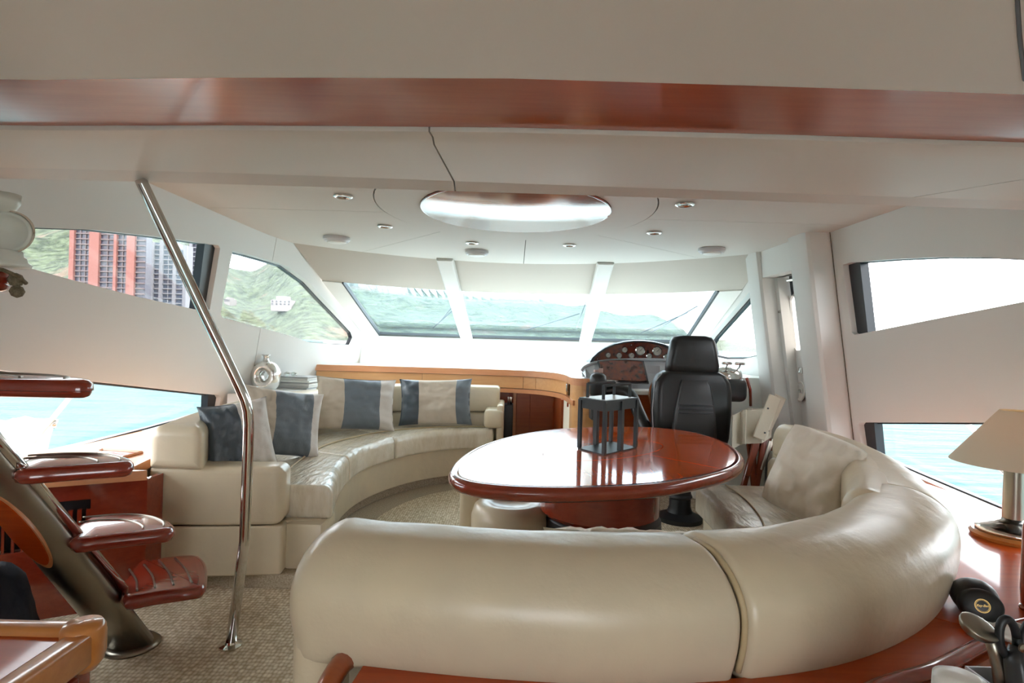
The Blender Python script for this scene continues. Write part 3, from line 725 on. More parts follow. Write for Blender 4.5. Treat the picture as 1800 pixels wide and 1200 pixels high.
# upper shelf behind the sofa, holding vase and magazines
SH = .782
shp = [(-1.86, 4.42), (-2.20, 4.42), (-2.19, 4.55), (-2.02, 5.62), (-1.2, 5.62), (-1.45, 5.2), (-1.76, 4.78)]
sh_o = mk('window_shelf', prism(shp, .62, SH), M['panel'], label='pale shelf behind the curved sofa carrying the vase and magazines', cat='shelf')
# jug vase with a hole
vc = at_y(466, 688, 4.72); vc.z = SH
vt = thing('ring_vase', vc, 'silver hammered vase with round hole through its body behind the sofa', 'vase')
b = bmesh.new(); bmesh.ops.create_uvsphere(b, u_segments=40, v_segments=28, radius=1)
for v in b.verts:
    x, y, z = v.co; r = math.hypot(x, y)
    v.co = Vector((x*.112, y*.085, z*.125+.125))
    if z > 0: v.co.x *= (1-.38*z**3); v.co.y *= (1-.2*z**3)
bd = from_bm(b)
# torus-like body: swept ring around the hole
def ringbody():
    rings = []
    for k in range(48):
        a = 2*PI*k/48; ca, sa = math.cos(a), math.sin(a)
        R = .070 + (.012*max(0, sa))
        th = .042 + .014*max(0, -ca)*0 + .008*max(0, -sa)+.006
        c = Vector((ca*R*1.0+.004, 0, .118+sa*R*1.1)); ring = []
        for j in range(20):
            t = 2*PI*j/20; ring.append(c+Vector((ca*math.cos(t)*th, math.sin(t)*(th+.025), sa*math.cos(t)*th)))
        rings.append(ring)
    V = [v+vc for r in rings for v in r]; n = 20; Fc = []
    for i in range(48):
        for j in range(20): Fc.append((i*n+j, i*n+(j+1) % n, ((i+1) % 48)*n+(j+1) % n, ((i+1) % 48)*n+j))
    return V, Fc
mk('body', ringbody(), M['silver'], vt, smooth=True)
mk('neck', lathe([(.060, .19), (.045, .222), (.026, .25), (.021, .275), (.026, .292), (.036, .302), (.032, .300), (.018, .28), (.018, .25)], vc, 28), M['silver'], vt, smooth=True)
# glass jar
jc = at_y(440, 690, 4.45); jc.z = SH
jt = thing('glass_jar', jc, 'small silver rimmed glass jar in front of the silver vase', 'jar')
mk('jar_body', lathe([(.05, 0), (.055, .03), (.05, .05), (.047, .05), (.05, .03), (.045, .004)], jc, 24), M['glass_obj'], jt, smooth=True)
mk('jar_rim', ring([(.052, .05), (.058, .056), (.052, .062), (.047, .056), (.052, .05)], jc, 24), M['chrome'], jt, smooth=True)
# magazines
mz = SH
for k in range(7):
    c = at_y(523, 670, 5.05); th = .012+.004*(k % 3); w_ = .31-.012*(k % 4); 
    o = mk('magazine', box((c.x+.006*((k*7) % 5-2), c.y+.01*((k*3) % 4), mz+th/2), (w_, .22, th*.94), .002, 1, Matrix.Rotation(.06*((k*5) % 5-2), 4, 'Z')), M['paper'] if k % 3 else M['paper_d'],
       label=('bottom magazine of the stack beside the silver vase' if k == 0 else 'topmost magazine of the stack, under the folded glasses' if k == 6 else '%s magazine from the bottom of the stack beside the silver vase' % ('second', 'third', 'fourth', 'fifth', 'sixth')[k-1]), cat='magazine', group='stacked magazines')
    mz += th
# folded glasses on top of the magazines
gt = thing('reading_glasses', (c.x-.03, 5.0, mz), 'folded reading glasses lying on top of the magazine stack', 'glasses')
for s in (-1, 1): mk('lens', xf(lathe([(.022, -.001), (.022, .002)], (0, 0, 0), 16), Matrix.Translation((c.x-.03+s*.028, 4.96, mz+.022)) @ Matrix.Rotation(PI/2, 4, 'X')), M['glass_obj'], gt)
mk('spectacle_frame', join(tube([(c.x-.085, 4.96, mz+.03), (c.x+.025, 4.96, mz+.03)], .003, 6), tube([(c.x-.08, 4.96, mz+.03), (c.x-.01, 5.06, mz+.004)], .003, 6), tube([(c.x+.02, 4.96, mz+.03), (c.x-.05, 5.07, mz+.004)], .003, 6)), M['steel'], gt)

# ================================================================== FRONT COUNTER
CTZ = .965
cfront = [(-1.93, 5.62), (-1.2, 5.66), (-.5, 5.66), (-.02, 5.62), (.25, 5.52), (.42, 5.3), (.49, 5.0), (.50, 4.72), (.53, 4.6), (.60, 4.56), (.68, 4.56)]
cf = catmull([Vector((*p, 0)) for p in cfront], 5)
ctop = [(p.x, p.y) for p in cf] + [(.9, 4.6), (1.44, 4.8), (1.46, 5.92), (xR(5.92, .965)-.02, 5.95)] + [tuple(knot(KN, low, 1-i/20)) for i in range(1, 20)] + [(xL(6.3, .965)+.02, 6.3)]
ct = thing('counter_cabinet', (-.6, 5.7, 0), 'long cherry counter cabinet running under the windscreen', 'cabinet')
mk('counter_top', region(ctop, [], lambda x, y: Vector((x, y, CTZ-.002)), (0, 0, -.03), .5), mat('counter_white_gloss', 'e9e6de', .18, coat=.5), ct)
def band(pts, z0, z1, th=.02, out=.0):
    pts = [Vector((p[0], p[1], 0)) for p in pts]; rings = []
    for i, p in enumerate(pts):
        d = (pts[min(i+1, len(pts)-1)]-pts[max(0, i-1)]).normalized(); n = Vector((d.y, -d.x, 0))
        a = p+n*out; c = a-n*th
        rings.append([Vector((a.x, a.y, z0)), Vector((a.x, a.y, z1)), Vector((c.x, c.y, z1)), Vector((c.x, c.y, z0))])
    return loft(rings)
mk('counter_edge', band(cf, CTZ-.055, CTZ+.004, .05, .015), M['edge_wood'], ct, autosm=.5)
# fascia split into fronts
def sub(pts, x0, x1=None, ylim=None):
    return [p for p in pts if x0 <= p.x <= (x1 if x1 is not None else 9) and (ylim is None or p.y > ylim)]
cd = catmull([Vector((*p, 0)) for p in cfront], 14)
def idx(px):  # index on cd whose projection is nearest px
    return min(range(len(cd)), key=lambda i: abs(cd[i].x/cd[i].y*1000+900-px) if cd[i].y > 4.9 or px > 990 else 1e9)
i1, i2, i3, i4 = idx(741), idx(921), idx(941), idx(996)
cuts = [0, i1, i2, i3, i4]
for a, b in zip(cuts, cuts[1:]):
    if b-a > 1:
        dd = [p.copy() for p in cd[a:b+1]]
        L_ = (dd[1]-dd[0]); dd[0] = dd[0]+L_.normalized()*.003
        mk('front_panel', band(dd, .79, CTZ-.06, .018, -.012), M['lit_wood'], ct, autosm=.5)
mk('fascia_backing', band(cd[:i4], .78, CTZ-.055, .02, -.032), M['seam'], ct, autosm=.5)
# lower desk lip over the knee hole
dlip = [p for p in cd if p.x > -.3 and p.y > 4.62]
mk('desk_edge', band(dlip, .745, .785, .06, .012), M['edge_wood'], ct, autosm=.5)
mk('end_column', band(catmull([Vector((*p, 0)) for p in [(.50, 4.85), (.505, 4.66), (.56, 4.585), (.64, 4.575), (.72, 4.60)]], 6), 0, CTZ-.05, .03, -.006), M['lit_wood'], ct, autosm=.5)
mk('chrome_catch', box((.485, 4.9, .865), (.02, .05, .07), .008), M['chrome'], ct)
mk('small_socket', box((.485, 4.8, .73), (.012, .03, .035), .003), M['rim'], ct)
# knee hole interior
mk('back_panel', bx2(-1.9, .5, 6.02, 6.04, 0, .94), M['cherry_x'], ct)
for x0, x1, m in ((-.02, .02, 'rim'), (.03, .06, 'edge_wood'), (.065, .2, 'cherry_x'), (.203, .44, 'cherry_x')):
    mk('inner_door', bx2(x0, x1, 5.78, 5.80, .02, .76, .002), M[m], ct)
mk('inner_side', bx2(.45, .47, 5.0, 5.8, 0, .75), M['cherry_x'], ct)
mk('lower_body', bx2(-1.9, -.14, 5.7, 6.0, .0, .93), M['cherry_x'], ct)
fr = thing('bottle_cooler', (-.02, 5.66, 0), 'black cooler box in the knee hole beside the sofa end', 'cooler')
mk('cooler_body', bx2(-.13, .03, 5.55, 5.76, 0, .63, .008), M['dark'], fr)
for x in (-.02, .0, .012): mk('bottle_top', lathe([(.007, .63), (.007, .70), (.004, .705)], (x, 5.62, 0), 10), M['chrome'], fr, smooth=True)
for px, py in ((733, 634), (923, 642)):
    p = at_z(px, py, CTZ); t = thing('deck_catch', p, 'small chrome catch on the counter below the left windscreen pane' if px < 800 else 'small chrome catch on the counter below the middle windscreen pane', 'catch')
    mk('catch_plate', box(p+Vector((0, 0, .004)), (.07, .05, .008), .003), M['steel'], t); mk('catch_knob', join(lathe([(.009, .008), (.012, .02), (.006, .026)], p, 12), lathe([(.007, .008), (.009, .016)], p+Vector((.025, 0, 0)), 12)), M['chrome'], t)

# ================================================================== HELM CONSOLE
hc = thing('helm_console', (1.05, 4.9, 0), 'helm console with arched gauge pod and burl screens behind the black chair', 'console')
def arc_section(y0, y1, P0): return None
def plate(P, y, th, z_lean=0):  # polygon P of (px,py) at depth y
    return None
# lower body
mk('console_body', join(bx2(.70, 1.75, 4.72, 5.3, 0, .88, .02)), M['cherry_x'], hc)
rimP = [(1022, 652), (1028, 645), (1045, 638), (1075, 634), (1120, 632.5), (1160, 633), (1200, 636)]
low_y = 4.72
top = [at_y(x, y, 4.78) for x, y in rimP]; bot = [at_y(x, y, 4.62) for x, y in ((1024, 662), (1030, 663), (1045, 668), (1075, 678), (1120, 690), (1160, 697), (1200, 700))]
n_ = len(top); V = top+bot+[v+Vector((0, .22, -.03)) for v in top]+[v+Vector((0, .3, 0)) for v in bot]
Fc = [(i, i+1, n_+i+1, n_+i) for i in range(n_-1)]+[(i, 2*n_+i, 2*n_+i+1, i+1) for i in range(n_-1)]+[(n_+i, n_+i+1, 3*n_+i+1, 3*n_+i) for i in range(n_-1)]
mk('dash_shell', (V, Fc), M['gray_plastic'], hc, smooth=False)
mk('dash_rim', tube(catmull([v+Vector((0, -.005, .002)) for v in top], 4), .014, 8), M['gray_plastic'], hc, smooth=True)
# burl screen cover
bq = [at_y(x, y, yy) for x, y, yy in ((1053, 638, 4.735), (1072, 636, 4.735), (1100, 635.5, 4.735), (1128, 638, 4.735), (1136, 672, 4.60), (1062, 669, 4.60))]
mk('burl_cover', hexa(bq, [v+Vector((0, -.02, .012)) for v in bq]), M['burl'], hc)
bo = [at_y(x, y, yy) for x, y, yy in ((1050, 636, 4.74), (1072, 633.5, 4.74), (1100, 633, 4.74), (1131, 635.5, 4.74), (1140, 675, 4.6), (1060, 672, 4.6))]
mk('screen_bezel', hexa(bo, [v+Vector((0, -.012, .008)) for v in bo]), M['charcoal'], hc)
# gauge pod
podt = [(1036, 634), (1040, 627), (1050, 618), (1062, 610.5), (1078, 604), (1095, 600), (1112, 598), (1130, 598), (1148, 600), (1165, 604), (1182, 611), (1200, 622), (1210, 636)]
pl = [at_y(x, y, 4.84) for x, y in podt]; cen = at_y(1122, 636, 4.84)
inn = [cen+(v-cen)*.915+Vector((0, -.003, .0)) for v in pl]
back = [v+Vector((0, .20, -.02)) for v in pl]; lip = [v+Vector((0, -.05, -.004)) for v in pl]; lipi = [cen+(v-cen)*.93+Vector((0, -.05, 0)) for v in pl]
rings = [[back[i], pl[i]+Vector((0, 0, .004)), lip[i], lipi[i], inn[i]] for i in range(len(pl))]
mk('pod_hood', loft(rings, True, True), M['black_leather'], hc, autosm=.9)
mk('pod_face', hexa([v for v in inn], [v+Vector((0, .012, 0)) for v in inn]), M['burl'], hc)
mk('pod_base', hexa([v+Vector((0, 0, -.016)) for v in (pl[0]+Vector((0, -.05, 0)), pl[-1]+Vector((0, -.05, 0)), pl[-1]+Vector((0, .2, 0)), pl[0]+Vector((0, .2, 0)))], [v for v in (pl[0]+Vector((0, -.05, 0)), pl[-1]+Vector((0, -.05, 0)), pl[-1]+Vector((0, .2, 0)), pl[0]+Vector((0, .2, 0)))]), M['charcoal'], hc)
for px, py, r in ((1069, 624, 4.5), (1088, 624.5, 5), (1098, 614.5, 5), (1110, 624.5, 5), (1125, 616, 8), (1155, 617, 8), (1141, 625.5, 5), (1171, 627, 5)):
    p = at_y(px, py, 4.832); R = r*.00484
    mt = Matrix.Translation(p) @ Matrix.Rotation(PI/2, 4, 'X')
    g = mk('gauge_rim', xf(ring([(R*.85, 0), (R*1.05, 0), (R*1.05, .008), (R*.9, .012), (R*.85, .008)], (0, 0, 0), 24), mt), M['chrome'], hc, smooth=False)
    mk('dial', xf(lathe([(R*.88, 0), (R*.88, .006), (.0005, .006)], (0, 0, 0), 24), mt), M['dial'], g)
    mk('needle', box(p+Vector((R*.2, -.009, R*.2)), (R*.9, .002, R*.08), 0, 1, Matrix.Rotation(-.8, 4, 'Y')), M['dark'], g)
    mk('tick_ring', join(*[box(p+Vector((math.cos(a)*R*.72, -.0085, math.sin(a)*R*.72)), (R*.14, .002, R*.05), 0, 1, Matrix.Rotation(-a, 4, 'Y')) for a in [k*PI/6-.5 for k in range(9)]]), M['dark'], g, kind='stuff')
for px, py in ((1050, 631), (1110, 606), (1118, 629), (1164, 631), (1170, 608)):
    mk('screw', box(at_y(px, py, 4.828), (.008, .006, .008), .002), M['chrome'], hc)
mk('switch_panel', hexa([at_y(x, y, 4.60) for x, y in ((1136, 642), (1160, 643), (1160, 657), (1139, 656))], [at_y(x, y, 4.58) for x, y in ((1136, 642), (1160, 643), (1160, 657), (1139, 656))]), M['gray_plastic'], hc)
mk('lower_shelf', bx2(.66, 1.5, 4.45, 4.8, .86, .895, .01), M['white_plastic'], hc)
mk('side_upright', box((.655, 4.5, .80), (.05, .12, .30), .02, 3), M['charcoal'], hc)
# keypad
kp = thing('button_panel', (.80, 4.4, .89), 'dark panel with two rows of white push buttons before the burl screen', 'control panel')
mk('panel_base', box((.825, 4.40, .90), (.19, .10, .03), .008, 2, Matrix.Rotation(.5, 4, 'X')), M['dark'], kp)
for r in range(2):
    for k in range(7):
        mk('button', box((.75+.025*k, 4.385+.032*r, .912+.020*r), (.018, .02, .016), .004, 1, Matrix.Rotation(.5, 4, 'X')), M['gray_plastic'], kp)
# black bag with small things
bgc = Vector((.66, 4.30, .86)); t = thing('round_pouch', (bgc.x, bgc.y, .86), 'black round pouch with small brown packets on its lid left of the button panel', 'pouch')
mk('pouch_body', lathe([(.055, 0), (.062, .02), (.064, .12), (.058, .15), (.04, .165), (.001, .168)], (bgc.x, bgc.y, .86), 24), M['black_leather'], t, smooth=True)
mk('packet', join(box((bgc.x-.01, bgc.y, 1.045), (.05, .03, .02), .003, 1, Matrix.Rotation(.3, 4, 'Z')), box((bgc.x+.015, bgc.y-.01, 1.05), (.03, .025, .035), .003, 1, Matrix.Rotation(-.5, 4, 'Z'))), mat('tan_packet', 'b89a90', .5), t)
mk('pouch_stand', bx2(bgc.x-.05, bgc.x+.12, bgc.y-.05, bgc.y+.2, .83, .862, .01), M['charcoal'], t)
# steering wheel
sw = thing('steering_wheel', (1.22, 4.35, .78), 'wooden rimmed steering wheel half hidden behind the black helm chair', 'steering wheel')
cw = Vector((1.26, 4.36, .86)); mtw = Matrix.Translation(cw) @ Matrix.Rotation(math.radians(68), 4, 'X')
mk('wheel_rim', xf(loft([[Vector(((.19+.014*math.cos(t))*math.cos(a), (.19+.014*math.cos(t))*math.sin(a), .014*math.sin(t))) for t in [2*PI*j/10 for j in range(10)]] for a in [2*PI*k/48 for k in range(49)]], True, False), mtw), wood('wheel_wood', '9a5a32', '7c4020', .25, .7), sw, smooth=True)
for a in (.5, 2.6, 4.7): mk('spoke', xf(tube([(0, 0, -.02), (.19*math.cos(a), .19*math.sin(a), 0)], .009, 8), mtw), M['steel'], sw, smooth=True)
mk('hub', xf(lathe([(.001, -.2), (.03, -.2), (.035, -.02), (.04, .01), (.001, .02)], (0, 0, 0), 20), mtw), M['black'], sw, smooth=True)
# right side console with throttles
rc = thing('throttle_console', (1.72, 4.7, 0), 'white side console with chrome throttle levers right of the black chair', 'console')
mk('console_moulding', join(bx2(1.5, 2.1, 4.62, 5.9, 0, 1.02, .04)), M['panel_front'], rc, autosm=.6)
mk('grey_housing', box((1.70, 4.50, .92), (.26, .26, .18), .05, 4), M['charcoal'], rc, autosm=.6)
mk('throttle_head', xf(lathe([(.001, -.10), (.055, -.10), (.075, -.06), (.08, 0), (.075, .06), (.055, .10), (.001, .10)], (0, 0, 0), 24), Matrix.Translation((1.70, 4.48, 1.02)) @ Matrix.Rotation(PI/2, 4, 'Y')), M['chrome'], rc, smooth=True)
for dx in (-.04, .06):
    mk('throttle_lever', join(tube([(1.70+dx, 4.48, 1.06), (1.72+dx, 4.44, 1.10), (1.71+dx, 4.40, 1.125)], .006, 8), box((1.70+dx, 4.39, 1.13), (.08, .035, .022), .009, 3)), M['chrome'], rc, smooth=True)
mk('wood_rib', tube([(1.83, 4.42, 1.02), (1.86, 4.42, .93), (1.88, 4.45, .8)], .012, 8), M['rim'], rc, smooth=True)

# ================================================================== HELM CHAIR
hx, hy = 1.262, 3.9
ch = thing('helm_chair', (hx, hy, 0), 'black leather helm chair with tall headrest seen from behind the oval table', 'chair')
def shell(P, y0, y1, r):  # P: list of (halfwidth, z) ; depth profile
    rings = []
    for hw, z, yo in P:
        pts = []
        for cx, cy, a0 in ((hw-r, y1-r, 0), (-hw+r, y1-r, PI/2), (-hw+r, y0+r, PI), (hw-r, y0+r, 1.5*PI)):
            for k in range(6): a = a0+k/5*PI/2; pts.append(Vector((hx+cx+r*math.cos(a), hy+yo+cy+r*math.sin(a), z)))
        rings.append(pts)
    return loft(rings)
mk('backrest', shell([(.20, .50, .03), (.245, .53, .02), (.265, .62, .01), (.272, .78, 0), (.272, .93, 0), (.262, 1.0, .01), (.235, 1.05, .015), (.19, 1.075, .02)], 0, .16, .055), M['black_leather'], ch, smooth=True)
mk('headrest', shell([(.165, 1.062, .03), (.182, 1.08, .02), (.182, 1.12, .015), (.165, 1.22, .015), (.152, 1.285, .02), (.13, 1.315, .03), (.09, 1.325, .04)], 0, .12, .045), M['black_leather'], ch, smooth=True)
mk('back_shell', shell([(.15, .50, -.02), (.155, .62, -.03), (.14, .80, -.035), (.105, .98, -.03), (.09, 1.02, -.01)], 0, .06, .02), M['charcoal'], ch, smooth=False, autosm=.6)
for z in (.80, .825, .85): mk('shell_rib', box((hx, hy-.038, z), (.235, .02, .011), .005, 2), M['charcoal'], ch, smooth=True)
mk('side_piping', tube([(hx-.262, hy+.04, .58), (hx-.275, hy+.045, .8), (hx-.265, hy+.04, 1.0), (hx-.22, hy+.03, 1.06)], .004, 6), M['gray_plastic'], ch, smooth=True)
mk('seat', box((hx, hy+.30, .56), (.50, .46, .14), .05, 4), M['black_leather'], ch, smooth=True)
mk('pedestal', lathe([(.16, 0), (.16, .03), (.09, .06), (.075, .10), (.075, .48), (.12, .50)], (hx-.02, hy+.2, 0), 28), M['black'], ch, autosm=.6)
for z in (.16, .24, .33): mk('pedestal_ring', lathe([(.078, z), (.086, z+.012), (.078, z+.03)], (hx-.02, hy+.2, 0), 28), M['charcoal'], ch, smooth=True)
mk('armrest', join(tube(catmull([(hx-.28, hy+.05, .60), (hx-.33, hy+.22, .76), (hx-.37, hy+.36, .88), (hx-.46, hy+.42, .90), (hx-.60, hy+.45, .885)], 6), [.045]*25, 10), box((hx-.60, hy+.42, .80), (.10, .12, .12), .045, 4)), M['black_leather'], ch, smooth=True)

# ================================================================== DIRECTOR CHAIRS (folded)
def deck_chair(ox, oy, label, tilt):
    t = thing('folding_chair', (ox, oy, 0), label, 'chair', 'folded canvas chairs')
    R = Matrix.Translation((ox, oy, 0)) @ Matrix.Rotation(tilt, 4, 'Y')
    for dx, lean in ((-.10, .22), (.02, .12), (.09, -.14)):
        mk('leg', xf(box((0, 0, .36), (.035, .022, .74), .004, 1), R @ Matrix.Translation((dx, .02*dx, 0)) @ Matrix.Rotation(lean, 4, 'Y')), M['teak'], t)
    mk('back_post', xf(box((.02, -.03, .58), (.04, .022, .36), .005, 1, Matrix.Rotation(.22, 4, 'Y')), R), M['teak'], t)
    rings = []
    for k in range(9):
        a = k/8; rings.append([Vector((-.13+.22*a+.04*math.sin(a*9), -.05+.03*math.sin(a*14)+dy, z+.09*a+.02*math.sin(a*7))) for dy, z in ((0, .58), (0, .80), (.012, .80), (.012, .58))])
    mk('canvas_back', xf(loft(rings), R), M['canvas'], t, autosm=.8)
    mk('canvas_strap', xf(box((.085, -.07, .80), (.085, .014, .30), .006, 2, Matrix.Rotation(.35, 4, 'Y')), R), M['canvas'], t)
    mk('metal_link', xf(box((.09, -.06, .55), (.02, .012, .20), .003, 1, Matrix.Rotation(.25, 4, 'Y')), R), M['steel'], t)
    for z in (.7, .86): mk('rivet', xf(lathe([(.001, -.003), (.006, -.002), (.006, .002)], (0, 0, 0), 8), R @ Matrix.Translation((.08+.1*(z-.8), -.08, z)) @ Matrix.Rotation(PI/2, 4, 'X')), M['dark'], t)
deck_chair(1.60, 3.80, 'folded teak chair with white canvas leaning in front of its twin beside the helm chair', .0)
deck_chair(1.64, 3.93, 'folded teak chair with white canvas behind the other, against the pillar', .06)

# carpet border round the left sofa
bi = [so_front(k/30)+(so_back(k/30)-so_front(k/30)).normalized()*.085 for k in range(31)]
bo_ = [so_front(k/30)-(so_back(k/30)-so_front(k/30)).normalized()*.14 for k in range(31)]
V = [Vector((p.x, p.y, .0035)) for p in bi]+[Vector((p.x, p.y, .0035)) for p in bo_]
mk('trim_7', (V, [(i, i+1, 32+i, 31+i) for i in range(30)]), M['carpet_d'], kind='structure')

# ================================================================== RIGHT SOFA (wraps round the table)
def offs(P, d):
    out = []
    for i, p in enumerate(P):
        t = (P[min(i+1, len(P)-1)]-P[max(0, i-1)]).normalized(); n = Vector((-t.y, t.x, 0)); out.append(p+n*d)
    return out
ro_pts = [(-.475, 1.215), (-.33, 1.19), (0, 1.15), (.33, 1.15), (.72, 1.235), (1.07, 1.44), (1.36, 1.75), (1.58, 2.15), (1.75, 2.6), (1.82, 3.0), (1.80, 3.38)]
ro = Curve(ro_pts); ri = Curve([(p.x, p.y) for p in offs([ro(k/24) for k in range(25)], .27)], 4)
us = thing('wraparound_sofa', (.9, 2.0, 0), 'large cream leather sofa wrapping round the oval table, its back nearest the viewer', 'sofa')
def bulge(p, s, u, v):
    d = (ro(s)-ri(s)); d.z = 0; d.normalize()
    if u > .5: p = p + d*.028*math.sin(PI*max(0, min(1, v)))
    p.z += noise.noise(Vector((s*30, u*3, 0)))*.004*max(0, v)
    return p
sA = ro.near(.50, 1.17); sB = ro.near(1.40, 1.80)
mk('back_panel', sweep_rr(ri, ro, 0.0, sA-.002, .553, .81, .10, .115, .02, .075, .02, fn=bulge, seg=8, side=8), M['leather'], us, smooth=True)
mk('back_panel', sweep_rr(ri, ro, sA+.002, sB-.0015, .553, .813, .10, .115, .02, .02, .012, fn=bulge, seg=8, side=8), M['leather'], us, smooth=True)
mk('back_panel', sweep_rr(ri, ro, sB+.0015, 1, .553, .81, .10, .115, .02, .012, .06, fn=bulge, seg=8, side=8), M['leather'], us, smooth=True)
def welt(sq):
    W = (ro(sq)-ri(sq)).length; d = (ro(sq)-ri(sq))/W; zl, zh, r = .553, .811, .115; out = []
    pr = [(W-.010, .585+(zh-r-.585)*k/8) for k in range(9)]+[(W-r+(r-.010)*math.cos(a), zh-r+(r-.010)*math.sin(a)) for a in [PI/2*k/8 for k in range(1, 9)]]+[(W-r-.04, zh-.010)]
    for x, z in pr:
        p = ri(sq)+d*x; p.z = z; out.append(bulge(p, sq, x/W, (z-zl)/(zh-zl)))
    return out
mk('welt_seam', tube(welt(sA), .007, 8), M['leather_p'], us, smooth=True)
mk('welt_seam', tube(welt(sB), .007, 8), M['leather_p'], us, smooth=True)
# rear lower shell reaching the floor at the left end
mk('end_panel', sweep_rr(ri, ro, 0.002, .030, .02, .62, .02, .02, .02, .05, .01, fn=None), M['leather'], us, smooth=True)
for a, b in ((.02, .24), (.243, .50), (.503, .72), (.723, .985)):
    mk('lower_back', sweep_rr(ri, ro, a, b, .44, .625, .05, .02, .02, .02, .02, w0=-.14, w1=.6), M['leather'], us, autosm=.7)
for a, b in ((.50, .755), (.757, .985)):
    mk('headrest_pad', sweep_rr(ri, ro, a, b, .63, .805, .06, .03, .03, .03, .03, w0=-.04, w1=.5, fn=crease(3, .004)), M['leather'], us, smooth=True)
uf = Curve([(-.30, 1.93), (.2, 1.92), (.58, 2.02), (.84, 2.26), (1.00, 2.58), (1.065, 2.9), (1.09, 3.34)])
ub = Curve([(p.x, p.y) for p in offs([ro(k/24) for k in range(25)], .30)], 4)
for a, b in ((.0, .33), (.333, .665), (.668, .985)):
    mk('seat_cushion', sweep_rr(uf, ub, a, b, .29, .455, .04, .02, .02, .02, .02, fn=crease(a*7+2, .009), step=.025), M['leather_w'], us, autosm=.7)
ins = [uf(s).lerp(ub(s), .38) for s in [i/60*.96+.01 for i in range(61)]]
mk('seat_piping', tube([(p.x, p.y, .462) for p in ins], .005, 6), M['leather_p'], us, smooth=True)
mk('sofa_base', sweep_rr(Curve([(p.x, p.y) for p in [uf(k/12)+(ub(k/12)-uf(k/12)).normalized()*.05 for k in range(13)]], 4), ub, 0.005, .985, .0, .295, .01, .01, .01, .012, .012), M['leather'], us, autosm=.6)

# ================================================================== RIGHT LEDGE
rz = .57
rimc = catmull([Vector((-.31, .98, 0)), Vector((0, .93, 0)), Vector((.4, .97, 0)), Vector((.77, 1.165, 0)), Vector((.925, 1.23, 0)), Vector((1.12, 1.34, 0)), Vector((1.27, 1.43, 0)), Vector((1.6, 1.52, 0)), Vector((2.16, 1.58, 0))], 5)
outer_led = [(p.x, p.y) for p in rimc]+[(2.19, 2.4), (2.17, 4.3), (1.83, 4.3), (1.83, 3.36)]+[tuple(ro(1-k/60)[:2]) for k in range(61) if ro(1-k/60).x > -.335]
rl = thing('right_ledge', (1.3, 1.4, 0), 'varnished cherry ledge curving behind the wraparound sofa to the right windows', 'cabinet')
cutx = Vector(ro(ro.near(1.07, 1.44))[:2])
mk('ledge_top', region([p for p in outer_led], [strip((1.10, 1.47), (1.42, 1.20), .004)], lambda x, y: Vector((x, y, rz)), (0, 0, -.03), .3), M['cherry'], rl)
mk('ledge_rim', tube([Vector((p.x, p.y, rz-.006)) for p in rimc], .017, 10), M['tread'], rl, smooth=True)
mk('cabinet_front', band([p for p in rimc][::-1], 0.0, rz-.02, .02, -.004), M['cherry_x'], rl, autosm=.5)
mk('rim_end', tube(catmull([(-.325, 1.21, rz-.0), (-.335, 1.16, rz+.005), (-.34, 1.08, rz-.01), (-.325, .98, rz-.04)], 5), .022, 12), M['cherry_x'], rl, smooth=True)

# ================================================================== TABLE
TZ = .72
outl = [(795, 840), (842, 852), (935, 858), (1029, 858), (1122, 854), (1184, 848), (1247, 836), (1281, 827), (1300, 818), (1309, 805), (1296, 787), (1265, 770), (1215, 757), (1153, 750), (1091, 748.5), (1016, 750), (935, 757), (873, 771), (827, 788), (799, 810), (790, 826)]
tp = [at_z(x, y, TZ) for x, y in outl]
tcx = sum(v.x for v in tp)/len(tp); tcy = sum(v.y for v in tp)/len(tp)
# smooth closed outline
def closed_cat(P, per=5):
    n = len(P); out = []
    for i in range(n):
        p0, p1, p2, p3 = P[i-1], P[i], P[(i+1) % n], P[(i+2) % n]
        for k in range(per):
            t = k/per; out.append(.5*((2*p1)+(p2-p0)*t+(2*p0-5*p1+4*p2-p3)*t*t+(3*p1-p0-3*p2+p3)*t**3))
    return out
def smooth_closed(P, it=6):
    for _ in range(it): P = [(P[i-1]+P[i]*2+P[(i+1) % len(P)])/4 for i in range(len(P))]
    return P
T = smooth_closed(closed_cat(tp, 5), 10)
T2 = [(v.x, v.y) for v in T]
table = thing('oval_table', (tcx, tcy, 0), 'glossy red-brown oval dining table with a black frame lantern on it', 'table')
tin = offset_poly(T2, -.035)
line_a, line_b = Vector((.184, 3.31)), Vector((.94, 2.476)); ld = (line_b-line_a).normalized(); ln = Vector((-ld.y, ld.x))
ic = Vector((.49, 2.87)); ia = Vector((.76, .65)).normalized(); ib = Vector((-ia.y, ia.x))
def iel(a, b, n=48): return [tuple(ic+ia*a*math.cos(2*PI*k/n)+ib*b*math.sin(2*PI*k/n)) for k in range(n)]
def clip(P, n, c):
    out = []
    for i in range(len(P)):
        a, b = Vector(P[i-1]), Vector(P[i]); da, db = (a-c).dot(n), (b-c).dot(n)
        if (da >= 0) != (db >= 0): out.append(tuple(a.lerp(b, da/(da-db))))
        if db >= 0: out.append(tuple(b))
    return out
for sgn in (1, -1):
    mk('table_leaf', region(clip(tin, ln*sgn, line_a+ln*sgn*.002), [iel(.404, .194)], lambda x, y: Vector((x, y, TZ)), (0, 0, -.03), .5), M['table'], table)
mk('oval_insert', region(iel(.40, .19), [], lambda x, y: Vector((x, y, TZ)), (0, 0, -.03), .5), M['table'], table)
prof = [(-.034, TZ-.02), (-.034, TZ), (-.012, TZ-.001), (-.002, TZ-.007), (.006, TZ-.02), (.006, TZ-.034), (-.002, TZ-.048), (-.02, TZ-.058), (-.07, TZ-.062)]
rings = [[Vector((x, y, z)) for x, y in offset_poly(T2, o)] for o, z in prof]
